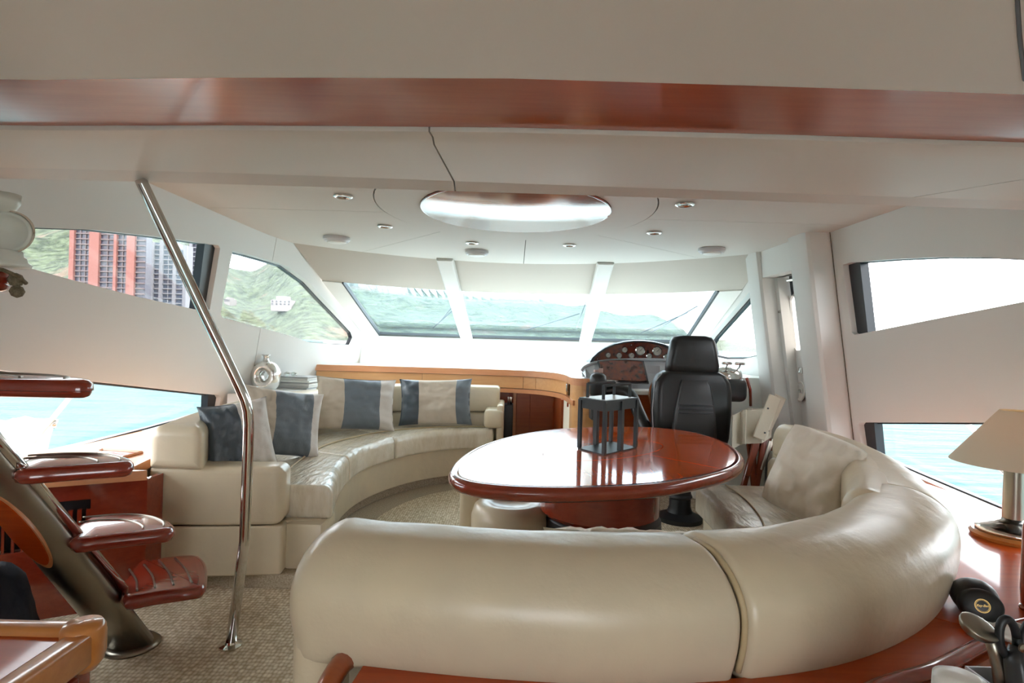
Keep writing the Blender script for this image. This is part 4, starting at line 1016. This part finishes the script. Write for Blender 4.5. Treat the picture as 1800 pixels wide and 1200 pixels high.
mk('table_rim', loft(rings, True, False), M['rim'], table, smooth=True)
mk('underside', region(offset_poly(T2, -.05), [], lambda x, y: Vector((x, y, TZ-.045)), (0, 0, -.012), .5), M['rim'], table)
mk('pedestal_drum', lathe([(.27, .42), (.29, .44), (.29, .662), (.001, .662)], (.45, 2.80, 0), 48), M['rim'], table, autosm=.6)
mk('pedestal_base', lathe([(.30, 0), (.30, .02), (.285, .40), (.26, .43)], (.47, 2.82, 0), 48), M['black'], table, autosm=.6)
# pouf
pf = thing('round_pouf', (.0, 2.86, 0), 'round beige leather pouf with dished top tucked under the oval table', 'pouf')
mk('pouf_body', lathe([(.17, 0), (.195, .02), (.20, .20), (.20, .38), (.185, .43), (.15, .447), (.115, .447), (.095, .435), (.07, .425), (.001, .42)], (.02, 2.86, 0), 40), M['leather'], pf, smooth=True)
mk('pouf_seam', lathe([(.198, .24), (.2035, .245), (.198, .25)], (.02, 2.86, 0), 40), M['leather_p'], pf, smooth=True)
p2 = mk('leather_cube_seat', box((-.20, 3.10, .26), (.10, .30, .52), .03, 3), M['leather'], smooth=False, autosm=.6, label='narrow upright cream leather block under the left end of the oval table', cat='seat')

# ================================================================== LANTERN
la = thing('lantern', (.50, 2.88, TZ), 'black square-bar metal lantern with raised handles standing on the oval table', 'lantern')
cN, cL, cR, cF = [Vector(v) for v in ((.45, 2.70, 0), (.345, 2.855, 0), (.655, 2.92, 0), (.56, 3.065, 0))]
cF = cL+cR-cN
def lbar(p, z0, z1, r=.009): d1 = (cR-cN).normalized(); ang = math.atan2(d1.y, d1.x); return box((p.x, p.y, (z0+z1)/2), (2*r, 2*r, z1-z0), .001, 1, Matrix.Rotation(ang, 4, 'Z'))
def inset(p, k=.95): c = (cN+cF)/2; return c+(p-c)*k
mk('base_plate', hexa([v+Vector((0, 0, TZ)) for v in (cN, cR, cF, cL)], [v+Vector((0, 0, TZ+.007)) for v in (cN, cR, cF, cL)]), M['graphite'], la)
mids = [(cN+cR)/2, (cL+cF)/2]
for c in (cN, cR, cF, cL): mk('post', lbar(inset(c), TZ+.007, .972), M['graphite'], la)
for c in mids: mk('post', lbar(inset(c), TZ+.007, .972, .012), M['graphite'], la)
tpz = .968
mk('top_plate', hexa([v+Vector((0, 0, tpz)) for v in (cN, cR, cF, cL)], [v+Vector((0, 0, tpz+.012)) for v in (cN, cR, cF, cL)]), M['graphite'], la)
bd_ = []
for a, b in ((cN, cR), (cR, cF), (cF, cL), (cL, cN)):
    a, b = inset(a, .93), inset(b, .93); n = (b-a).normalized(); n = Vector((n.y, -n.x, 0))*.004
    bd_.append(hexa([a+n+Vector((0, 0, tpz-.04)), b+n+Vector((0, 0, tpz-.04)), b-n+Vector((0, 0, tpz-.04)), a-n+Vector((0, 0, tpz-.04))], [a+n+Vector((0, 0, tpz)), b+n+Vector((0, 0, tpz)), b-n+Vector((0, 0, tpz)), a-n+Vector((0, 0, tpz))]))
mk('top_band', join(*bd_), M['graphite'], la)
mk('glass_inlay', hexa([inset(v, .86)+Vector((0, 0, tpz+.012)) for v in (cN, cR, cF, cL)], [inset(v, .86)+Vector((0, 0, tpz+.014)) for v in (cN, cR, cF, cL)]), M['white_plastic'], la, label='pale glossy inlay of the lantern top')
for (a, b) in ((inset(cL+(cN-cL)*.5, .96), inset(mids[0]+(cN-cR)*.12, .8)), (inset(mids[1]*.5+cF*.5, .5), inset(cR, .9))):
    pass
hA = [inset(cL.lerp(cN, .15), .72), inset(cL.lerp(cN, .85), .72)]; hB = [inset(cR.lerp(cF, .15), .72), inset(cR.lerp(cF, .85), .72)]
dlong = (cR-cN)
for base_p in (inset(cL.lerp(cN, .12), .8), inset(cL.lerp(cN, .88), .8)):
    a = base_p; b = base_p+dlong*.80
    q = a+dlong*.0; e = b
    mk('handle', join(lbar(q, tpz+.012, tpz+.085, .006), lbar(e, tpz+.012, tpz+.085, .006), tube([q+Vector((0, 0, tpz+.082)), e+Vector((0, 0, tpz+.082))], .0075, 4)), M['graphite'], la)

# ================================================================== CUSHIONS
def cushion(name, c, nrm, w_, h_, t_, bands, label, cat='cushion', group=None, spin=0, seed=0, pinch=.07, cut=.0):
    n = Vector(nrm).normalized(); xa = Vector((0, 0, 1)).cross(n).normalized(); ya = n.cross(xa)
    Rm = Matrix.Rotation(spin, 3, n); xa = Rm @ xa; ya = Rm @ ya
    c = Vector(c); N = 34; fr, bkk = [], []
    def pt(i, j, s):
        u = -1+2*i/N; v = -1+2*j/N
        e = 1-pinch*(1-abs(v)**2.5) ; e2 = 1-pinch*(1-abs(u)**2.5)
        k_ = 1-cut*(abs(u)*abs(v))**3; x = u*w_/2*e*k_; y = v*h_/2*e2*k_
        th = t_/2*max(0, (1-abs(u)**3.2))**.55*max(0, (1-abs(v)**3.2))**.55
        f = noise.fractal(Vector((u*2.2+seed*3.1, v*2.2, s*.3+seed)), .9, 2.1, 4)
        fold = .026*f*(1-max(abs(u), abs(v))**6) + .011*math.sin((u*1.5+v*.4)*13+seed*2+f*3)*(abs(v)**2)*(1-abs(v)**8)
        return c+xa*x+ya*y+n*s*(th+fold if s > 0 else th)
    V = [pt(i, j, 1) for i in range(N+1) for j in range(N+1)]+[pt(i, j, -1) for i in range(N+1) for j in range(N+1)]
    Fc = []; fm = []; K = (N+1)**2
    for i in range(N):
        u = (i+.5)/N; mi = 0
        for q, (lim, _) in enumerate(bands):
            if u <= lim: mi = q; break
        for j in range(N):
            a = i*(N+1)+j; Fc += [(a, a+N+1, a+N+2, a+1), (K+a, K+a+1, K+a+N+2, K+a+N+1)]; fm += [mi, mi]
    for i in range(N):
        u = (i+.5)/N; mi = next((q for q, (lim, _) in enumerate(bands) if u <= lim), 0)
        a, b = i*(N+1), (i+1)*(N+1); Fc.append((a, K+a, K+b, b)); fm.append(mi)
        a, b = i*(N+1)+N, (i+1)*(N+1)+N; Fc.append((a, b, K+b, K+a)); fm.append(mi)
    for j in range(N):
        Fc.append((j, j+1, K+j+1, K+j)); fm.append(0)
        a = N*(N+1)+j; Fc.append((a, K+a, K+a+1, a+1)); fm.append(len(bands)-1)
    b = mk(name, (V, Fc), None, None, True, label, cat, group, mats=[M[m] for _, m in bands], fm=fm)
    return b
G = 'striped cushions on the curved sofa'
cushion('cushion', (-1.44, 3.03, .70), (.62, -.75, .25), .35, .39, .17, [(.5, 'slate_d'), (1, 'linen_w')], 'dark slate and white cushion at the near end of the curved sofa', group=G, spin=.12, seed=1)
cushion('cushion', (-1.43, 3.58, .70), (.62, -.72, .28), .50, .43, .16, [(.36, 'linen'), (.86, 'slate'), (1, 'linen_w')], 'beige cushion with wide slate band in front of the silver vase', group=G, spin=-.17, seed=2)
cushion('cushion', (-1.245, 4.60, .71), (.42, -.88, .22), .64, .43, .16, [(.33, 'linen'), (.78, 'slate'), (1, 'linen_w')], 'beige cushion with slate middle band in the bend of the curved sofa', group=G, spin=-.06, seed=3)
cushion('cushion', (-.655, 5.00, .70), (.06, -.98, .2), .64, .41, .15, [(.27, 'slate_d'), (.80, 'linen'), (1, 'slate')], 'cushion with beige middle between two slate ends nearest the cooler', group=G, spin=.03, seed=4)
cushion('cushion', (1.275, 2.385, .725), (-.62, -.74, .28), .32, .38, .19, [(1, 'cotton')], 'plain cream cotton cushion leaning on the right side of the wraparound sofa', spin=-.30, seed=6, pinch=.03, cut=.09)
cushion('cushion', (.345, 1.56, .60), (.0, .92, .38), .50, .36, .14, [(1, 'cotton')], 'cream cushion only its top edge showing over the near sofa back', spin=0, seed=7)

# ================================================================== HAND RAIL POLE
hp = thing('handrail_pole', (-1.09, 2.28, 0), 'polished steel pole bent outward at seat height, rising to the ceiling beam', 'pole')
pts = [Vector((-1.093, 2.28, 0)), at_y(430, 950, 2.28), at_y(436, 790, 2.28)]
bendp = [at_y(437, 745, 2.28), at_y(435.5, 722, 2.275), at_y(431, 703, 2.27), at_y(421, 680, 2.26)]
topp = [at_y(336, 503, 2.17), at_y(251, 324, 2.078), at_y(247.5, 316, 2.074)]
mk('pole_tube', tube(pts+bendp+topp, .0205, 20), M['chrome'], hp, smooth=True)
mk('floor_flange', lathe([(.045, 0), (.045, .006), (.025, .012), (.021, .02)], (-1.093, 2.28, 0), 28), M['chrome'], hp, autosm=.6)
for a in (.5, 2.6, 4.7): mk('screw', lathe([(.005, .006), (.004, .009)], (-1.093+.036*math.cos(a), 2.28+.036*math.sin(a), 0), 8), M['steel'], hp)

# ================================================================== STAIRS
st = thing('staircase', (-1.5, 2.2, 0), 'floating staircase of five red-brown treads on a slanted metal beam at left', 'staircase')
def beam(P0, P1, wd, hd, n=24):
    P0, P1 = Vector(P0), Vector(P1); d = (P1-P0).normalized(); a = Vector((1, .0, 0)); a = (a-d*a.dot(d)).normalized(); b = d.cross(a)
    R = []
    for k in range(9):
        p = P0.lerp(P1, k/8); R.append([p+a*wd*math.cos(t)*(1 if abs(math.cos(t)) < 2 else 1)+b*hd*math.sin(t) for t in [2*PI*j/n for j in range(n)]])
    return loft(R), a, b, d
b0 = Vector((-1.47, 2.26, -.0)); b1 = Vector((-1.96, 1.47, 1.62))
bb, ba, bbv, bdv = beam(b0, b1, .085, .055)
mk('stringer', bb, M['steel'], st, smooth=True)
mk('chrome_rail', tube([b0+ba*.085+Vector((-.05, -.03, .16)), b1+ba*.085+Vector((0, -.03, 0))], .020, 12), M['chrome'], st, smooth=True)
mk('chrome_rail', tube([b0-ba*.095+Vector((-.15, -.03, .42)), b1-ba*.095+Vector((0, -.03, 0))], .008, 12), M['chrome'], st, smooth=True)
mk('floor_ring', lathe([(.10, 0), (.10, .008), (.085, .02)], (-1.475, 2.26, 0), 28), M['steel'], st, smooth=True)
# wooden inlays along the beam face
for k0 in (.36, .64):
    c = b0.lerp(b1, k0)-bbv*.052*(1 if bbv.y > 0 else -1); R = []
    for k in range(32):
        t = 2*PI*k/32; R.append(c+bdv*.155*math.cos(t)+ba*.045*math.sin(t))
    o_ = -bbv*(1 if bbv.y > 0 else -1)
    mk('inlay_ring', hexa([c+(v-c)*1.12-o_*.012 for v in R], [c+(v-c)*1.12+o_*.003 for v in R]), M['edge_wood'], st)
    mk('wood_inlay', hexa([v-o_*.01 for v in R], [v+o_*.007 for v in R]), M['cherry'], st)
def tread(N, Tp, back, z, th, strips, full=False):
    """N near-left corner, Tp near-right tip, back = depth"""
    N = Vector((*N, 0)); Tp = Vector((*Tp, 0)); d = (Tp-N); L = d.length; d.normalize(); n = Vector((-d.y, d.x, 0))
    def P(u, v): return N+d*(u*L)+n*(v*back)
    out = [P(0, 0), P(.3, -.005), P(.6, 0), P(.86, .0), P(.94, .015), P(.985, .06), P(1.0, .13), P(.995, .22), P(.96, .38), P(.88, .56), P(.76, .74), P(.6, .89), P(.4, .98), P(.2, 1.0), P(0, .98)]
    if full: out = [P(0, 0), P(.3, 0), P(.6, 0), P(.88, .0), P(.96, .02), P(1.0, .09), P(1.0, .25), P(.985, .5), P(.95, .72), P(.88, .89), P(.78, .98), P(.6, 1.02), P(.4, 1.02), P(.2, 1.0), P(0, .98)]
    o2 = smooth_closed(closed_cat(out, 3), 2); o2 = [(v.x, v.y) for v in o2]
    R = []
    for q, zz in ((-.028, z), (-.012, z-.004), (-.002, z-.015), (0, z-.03), (0, z-th*.62), (-.004, z-th*.66), (-.004, z-th*.7), (-.008, z-th*.9), (-.02, z-th)):
        R.append([Vector((x, y, zz)) for x, y in offset_poly(o2, q)])
    t_ = mk('tread', loft(R), M['tread'], st, autosm=.9)
    for sc in strips:
        pts = [P(.0+.0*sc, .98*sc), P(.2*sc, 1.0*sc), P(.4*sc, .97*sc), P(.62*sc, .86*sc), P(.8*sc, .66*sc), P(.93*sc, .38*sc), P(.955*sc, .16)]
        pts = catmull([Vector((p.x, p.y, z+.001)) for p in pts], 5)
        mk('grip_strip', tube(pts, .004, 5), M['steel'], t_, smooth=True)
    return t_
def fromz(px, py, z): v = at_z(px, py, z); return (v.x, v.y)
tread(fromz(205, 1052, .27), fromz(362, 1030, .27), .40, .27, .052, (), True)
tread(fromz(112, 950, .52), fromz(306, 930, .52), .30, .52, .052, (.93, .72))
tread(fromz(12, 826, .79), fromz(234, 812, .79), .27, .79, .054, (.92, .72))
tread((-2.05, 1.74), fromz(147, 668, 1.09), .25, 1.09, .06, (.92, .72))
tread((-2.1, 1.62), (-1.56, 1.73), .26, 1.43, .07, ())
# straight grooves of the lowest tread
for a, b in (((227, 1000), (241, 1038)), ((253, 992), (273, 1033)), ((279, 984), (305, 1028)), ((307, 980), (337, 1024))):
    v0 = fromz(*a, .271); v1 = fromz(*b, .271); vm = ((v0[0]+v1[0])/2+.012, (v0[1]+v1[1])/2)
    mk('grip_strip', tube(catmull([Vector((*v, .271)) for v in (v0, vm, v1)], 5), .004, 5), M['steel'], st, smooth=True)

# shell ornament on the top tread
so = thing('shell_ornament', (-1.60, 1.80, 1.42), 'pale shell and glass ornament with woven cord on the topmost visible tread', 'ornament')
def disc(px, py, y, rx, rz_, tilt=0): 
    c = at_y(px, py, y); return xf(lathe([(.2, -.03), (.6, -.022), (.93, -.004), (1.0, .0), (.93, .012), (.8, .004), (.55, -.006), (.001, -.012)], (0, 0, 0), 32), Matrix.Translation(c) @ Matrix.Rotation(tilt, 4, 'Y') @ Matrix.Rotation(PI/2, 4, 'X') @ Matrix.Diagonal((rx, rz_, 1, 1)))
mk('shell_disc', disc(14, 408, 1.72, .080, .062, .1), M['shell'], so, smooth=True)
c0_ = at_y(14, 408, 1.72); mk('shell_rim', tube([c0_+Vector((.081*math.cos(a), -.002, .063*math.sin(a)+.0*math.cos(a))) for a in [2*PI*k/40 for k in range(41)]], .003, 6), M['linen'], so, smooth=True)
c = at_y(2, 374, 1.72)
mk('shell_cup', lathe([(.001, 0), (.03, .004), (.045, .03), (.047, .058), (.043, .056), (.04, .03), (.001, .012)], c, 24), M['shell'], so, smooth=True)
c = at_y(8, 470, 1.72)
mk('ribbed_foot', lathe([(.06, 0), (.066, .01), (.055, .018), (.052, .03), (.045, .035), (.043, .05), (.02, .055)], c, 24), M['shell'], so, smooth=True)
for (px, py, rx) in ((28, 492, .022), (30, 512, .02)):
    c = at_y(px, py, 1.76); mk('cord_ball', lathe([(.001, -rx), (rx*.7, -rx*.7), (rx, 0), (rx*.7, rx*.7), (.001, rx)], c, 16), M['rope'], so, smooth=True)
mk('cord', tube([at_y(-30, 470, 1.69), at_y(5, 474, 1.69), at_y(32, 486, 1.71), at_y(46, 498, 1.74)], .006, 8), M['rope'], so, smooth=True)

# ================================================================== NEAR LEFT CABINET
cz = .70
kc = at_z(195, 1088, cz); kx, ky = kc.x, kc.y
kb = thing('side_cabinet', (kx-.4, ky-.4, 0), 'cherry side cabinet with raised pale wooden border in the lower left corner', 'cabinet')
mk('cabinet_body', bx2(kx-1.0, kx-.02, ky-.95, ky-.02, 0, cz-.07, .004), M['rim'], kb)
mk('side_panel', bx2(kx-.025, kx-.012, ky-.9, ky-.06, .02, cz-.075, .003), M['rim'], kb)
mk('cabinet_top', bx2(kx-1.0, kx-.01, ky-.95, ky-.01, cz-.04, cz-.014), M['cherry'], kb)
mk('far_border', box((kx-.5, ky-.022, cz-.032), (1.0, .044, .062), .012, 3), M['maple'], kb, autosm=.6)
mk('side_border', box((kx-.022, ky-.49, cz-.032), (.044, .9, .062), .010, 3), M['maple'], kb, autosm=.6)
mk('corner_post', lathe([(.024, -.075), (.034, -.06), (.036, 0), (.03, .01), (.001, .012)], (kx-.03, ky-.03, cz-.002), 24), M['maple'], kb, smooth=True)
# dark cloth bag
def blob(name, c, s, seed, m, **kw):
    b = bmesh.new(); bmesh.ops.create_icosphere(b, subdivisions=4, radius=1)
    for v in b.verts:
        p = v.co.copy(); f = 1+.18*noise.noise(p*1.6+Vector((seed, 0, 0)))+.05*noise.noise(p*5)
        z = p.z if p.z > -.6 else -.6
        v.co = Vector((p.x*s[0]*f, p.y*s[1]*f, (z+.6)*s[2]/1.6*f))+Vector(c)
    return mk(name, from_bm(b), m, smooth=True, **kw)
blob('cloth_bag', (-1.78, 1.92, .0), (.17, .17, .42), 3, M['navy'], label='dark navy cloth bag under the stairs behind the side cabinet', cat='bag')

# ================================================================== LAMP
lx, ly = 1.885, 2.12
lp = thing('table_lamp', (lx, ly, rz), 'table lamp with cream cone shade on silver column by the right window', 'lamp')
mk('lamp_foot', lathe([(.125, 0), (.13, .012), (.122, .022), (.001, .022)], (lx, ly, rz), 40), M['maple'], lp, autosm=.6)
mk('lamp_base', lathe([(.112, .022), (.112, .034), (.095, .045), (.055, .058), (.036, .066), (.034, .075)], (lx, ly, rz), 40), M['silver'], lp, smooth=True)
mk('lamp_column', lathe([(.033, .07), (.031, .25), (.036, .255), (.024, .27), (.015, .30)], (lx, ly, rz), 28), M['steel'], lp, autosm=.6)
sz = .845
mk('lamp_shade', lathe([(.205, sz), (.0565, sz+.20), (.0545, sz+.20), (.2025, sz)], (lx+.01, ly, 0), 48), M['shade'], lp, smooth=False, autosm=.8)
mk('shade_ring', lathe([(.003, sz+.185), (.052, sz+.19), (.05, sz+.195), (.003, sz+.19)], (lx+.01, ly, 0), 20), M['gold'], lp)
mk('bulb', lathe([(.001, sz+.03), (.02, sz+.04), (.026, sz+.07), (.018, sz+.10), (.001, sz+.11)], (lx+.01, ly, 0), 16), M['bulbglow'], lp, smooth=True)

# ================================================================== SMALL THINGS, RIGHT FRONT
# spectacle case with round gold emblem
ec = at_z(1722, 1086, rz); ec = Vector((1.235, 1.50, rz))
cs = thing('glasses_case', ec, 'black leather spectacle case with round gold emblem against the sofa corner', 'case')
R = []
dcs = Vector((.42, .9, 0)).normalized(); ncs = Vector((dcs.y, -dcs.x, 0))   # long axis away from viewer
for k in range(13):
    t = k/12; L = .13*t; e = math.sin(PI*min(1, (t*.92+.08)))**.35
    hw = .053*e*(1-.10*t); hh = .092*e*(1-.2*t); R.append([ec+dcs*(L-.06)+ncs*(hw*math.cos(a))+Vector((0, 0, max(0, hh*.52+hh*.52*math.sin(a)+ (.004 if math.sin(a) > 0 else 0)))) for a in [2*PI*j/24 for j in range(24)]])
mk('case_body', loft(R), M['black_leather'], cs, smooth=True)
# snap flap on the near face
fc = ec-dcs*.062+Vector((0, 0, .044)); view = (Vector((0, 0, EYE))-fc).normalized(); fn_ = (-dcs*.95+Vector((0, 0, .3))).normalized()
fx = Vector((0, 0, 1)).cross(fn_).normalized(); fy = fn_.cross(fx); Fm = Matrix((fx, fy, fn_)).transposed().to_4x4(); Fm.translation = fc+fn_*.012
mk('case_flap', xf(lathe([(.048, -.03), (.046, -.006), (.036, -.0005), (.001, 0)], (0, 0, 0), 32, 1, .85), Fm), M['black_leather'], cs, smooth=True)
em = mk('emblem_ring', xf(join(ring([(.0150, .0), (.0150, .0008), (.0165, .0008), (.0165, 0)], (0, 0, 0), 40), ring([(.0128, .0), (.0128, .0006), (.0133, .0006), (.0133, 0)], (0, 0, 0), 40), *[box((.0142*math.cos(a), .0142*math.sin(a), .0004), (.0008, .0012, .0006), 0, 1, Matrix.Rotation(a, 4, 'Z')) for a in [2*PI*k/30 for k in range(30)]]), Fm), M['gold'], cs)
cu = bpy.data.curves.new('t', 'FONT'); cu.body = 'Ray-Ban'; cu.size = .0078; cu.align_x = 'CENTER'; cu.align_y = 'CENTER'; cu.extrude = .0003; cu.shear = .35; cu.offset = .0001
to = bpy.data.objects.new('t', cu); COL.objects.link(to); bpy.context.view_layer.update()
me = to.to_mesh(); tv = [v.co.copy() for v in me.vertices]; tf = [tuple(p.vertices) for p in me.polygons]; to.to_mesh_clear(); bpy.data.objects.remove(to)
mk('emblem_script', xf((tv, tf), Fm @ Matrix.Translation((0, .0005, .0006)) @ Matrix.Rotation(.12, 4, 'Z')), M['gold'], cs)
# holder with scissors and scoop
hd = Vector((.74, .80, .645))
gw = mk('galley_counter', bx2(.55, 1.25, .35, .90, .0, .64, .01), M['cherry'], label='wooden galley counter below the scissors holder at the lower right corner', cat='counter')
th_ = thing('utensil_holder', hd, 'square grey steel holder for scissors and scoop in the lower right corner', 'holder')
cc = Vector((.735, .80, 0))
q = [Vector((cc.x+a, cc.y+b, 0)) for a, b in ((-.045, -.04), (.07, -.04), (.07, .05), (-.045, .05))]
rgs = [[v+Vector((0, 0, z)) for v in q] for z in (.64, .785)]; qi = [cc+(v-cc)*.94 for v in q]; rgs += [[v+Vector((0, 0, z)) for v in qi] for z in (.785, .65)]
mk('holder_box', loft(rgs), M['gray_plastic'], th_)
sc_ = thing('ice_cream_scoop', at_y(1750, 1190, .80), 'steel scoop with oval bowl standing in the holder left of the scissors', 'scoop')
bc = at_y(1722, 1101, .80)
b = bmesh.new(); bmesh.ops.create_uvsphere(b, u_segments=32, v_segments=16, radius=1)
for v in b.verts:
    v.co = Vector((v.co.x*.0265, v.co.y*.022, v.co.z*.017 if v.co.z < 0 else v.co.z*.004))
mk('scoop_bowl', xf(from_bm(b), Matrix.Translation(bc) @ Matrix.Rotation(.3, 4, 'Y') @ Matrix.Rotation(.5, 4, 'X')), M['steel'], sc_, smooth=True)
mk('scoop_handle', tube([at_y(1739, 1116, .80), at_y(1748, 1145, .80), at_y(1757, 1175, .80), at_y(1763, 1240, .80)], [.0075, .008, .009, .009], 12), M['steel'], sc_, smooth=True)
ss = thing('scissors', at_y(1780, 1190, .79), 'kitchen scissors with black loop handles and grey hub at the right edge', 'scissors')
def loop(cx, cy, a, b_, rot, y):
    P_ = []
    for k in range(25):
        t = 2*PI*k/24; x = a*math.cos(t); z = b_*math.sin(t); P_.append(at_y(cx+x*math.cos(rot)-z*math.sin(rot), cy+x*math.sin(rot)+z*math.cos(rot), y))
    return tube(P_, .0055, 10)
mk('handle_loop', loop(1772, 1121, 15, 34, -.12, .79), M['black'], ss, smooth=True)
mk('handle_loop', loop(1812, 1128, 15, 36, .1, .79), M['black'], ss, smooth=True)
mk('grey_grip', tube([at_y(1786, 1135, .785), at_y(1783, 1165, .78), at_y(1790, 1210, .78), at_y(1800, 1260, .78)], [.010, .016, .018, .014], 14, True, .6), M['charcoal'], ss, smooth=True)
mk('blade', hexa([at_y(x, y, .79) for x, y in ((1790, 1200), (1806, 1200), (1802, 1290), (1798, 1290))], [at_y(x, y, .795) for x, y in ((1790, 1200), (1806, 1200), (1802, 1290), (1798, 1290))]), M['steel'], ss)
mk('hub_screw', xf(lathe([(.006, 0), (.006, .003), (.001, .004)], (0, 0, 0), 14), Matrix.Translation(at_y(1797, 1138, .77)) @ Matrix.Rotation(PI/2, 4, 'X')), M['steel'], ss)
cp = at_y(1688, 1184, .80)
cpo = thing('white_cup', (cp.x, cp.y, .64), 'white rounded cup peeking over the lower right edge left of the holder', 'cup')
mk('cup_body', lathe([(.024, 0), (.030, .01), (.034, .10), (.032, cp.z-.64-.006), (.020, cp.z-.64), (.001, cp.z-.64+.001)], (cp.x, cp.y+.0, .64), 28), M['white_plastic'], cpo, smooth=True)
mk('cup_foot', lathe([(.025, 0), (.025, .004), (.02, .005)], (cp.x, cp.y, .64), 20), M['white_plastic'], cpo)
bl = thing('white_bowl', (1.13, 1.28, rz), 'white rimmed dish behind the scissors handles at the right edge', 'bowl')
bl.location = (1.22, 1.40, rz); WL[bl] = Vector((1.22, 1.37, rz)); bl.location = WL[bl]
mk('bowl_body', lathe([(.03, 0), (.045, .006), (.06, .016), (.064, .018), (.05, .012), (.001, .006)], WL[bl], 32), M['white_plastic'], bl, smooth=True)
mk('bowl_rim', ring([(.062, .016), (.065, .019), (.062, .021), (.059, .019)], WL[bl], 32), M['white_plastic'], bl, smooth=True)
wpst = thing('wooden_post', (1.43, 1.55, rz), 'dark red wooden post standing on the ledge at the right picture edge', 'post')
wp = at_z(1812, 1072, rz)
mk('post_shaft', lathe([(.018, .0), (.022, .02), (.024, .06), (.022, .22), (.018, .24), (.001, .245)], (wp.x, wp.y, rz), 20), M['tread'], wpst, smooth=True)
mk('post_collar', lathe([(.024, .0), (.026, .004), (.024, .01)], (wp.x, wp.y, rz), 20), M['rim'], wpst, smooth=True)

# ================================================================== OUTSIDE DECK DETAILS
def rail(pts, label, joint):
    t = thing('guard_rail', pts[0], label, 'railing')
    mk('rail_bar', tube(pts, .013, 10), M['white_plastic'], t, smooth=True); mk('rail_joint', tube([joint-(pts[-1]-pts[0]).normalized()*.02, joint+(pts[-1]-pts[0]).normalized()*.02], .02, 10), M['chrome'], t, smooth=True)
rail([at_y(20, 815, 2.9)+Vector((-.0, 0, -.3)), at_y(40, 800, 3.0), at_y(158, 655, 3.4)], 'slanting white guard rail bar outside the lower left window', at_y(93, 745, 3.17))
rail([at_y(1860, 925, 2.75), at_y(1800, 855, 2.85), at_y(1695, 738, 3.15), at_y(1650, 690, 3.3)], 'slanting white guard rail bar outside the lower right window behind the lamp', at_y(1767, 829, 2.9))
cushion('deck_cushion', (-2.88, 3.2, .60), (.2, -.3, .95), .5, .5, .12, [(1, 'fabric_out')], 'white folded towel outside the lower left window above the third tread', cat='towel', seed=9)
bpy.data.objects['deck_cushion'].name = 'folded_towel'
def wiper(a, b, c, d, label):
    t = thing('windscreen_wiper', a, label, 'wiper', 'windscreen wipers')
    mk('wiper_arm', tube([a, b], .008, 8), M['graphite'], t, smooth=True); mk('wiper_blade', tube([c, d], .007, 6), M['dark'], t, smooth=True)
def wsp(s, t): return WS(s, t, .11)
wiper(wsp(.235, .99), wsp(.325, .66), wsp(.255, .93), wsp(.33, .58), 'wiper leaning right in the left windscreen pane')
wiper(wsp(.50, .98), wsp(.635, .70), wsp(.645, .55), wsp(.635, .93), 'wiper with upright blade in the middle windscreen pane')
wiper(wsp(.83, .98), wsp(.93, .70), wsp(.86, .97), wsp(.945, .62), 'wiper leaning right in the right windscreen pane behind the helm chair')
mk('bow_deck', hexa([Vector(v) for v in ((-2.4, 7.2, .6), (2.6, 7.2, .6), (1.4, 13, .5), (.2, 14.5, .5), (-1.2, 13, .5))], [Vector(v) for v in ((-2.4, 7.2, 1.1), (2.6, 7.2, 1.1), (1.4, 13, .72), (.2, 14.5, .7), (-1.2, 13, .72))]), M['white_plastic'], label='white foredeck beyond the windscreen', cat='deck')
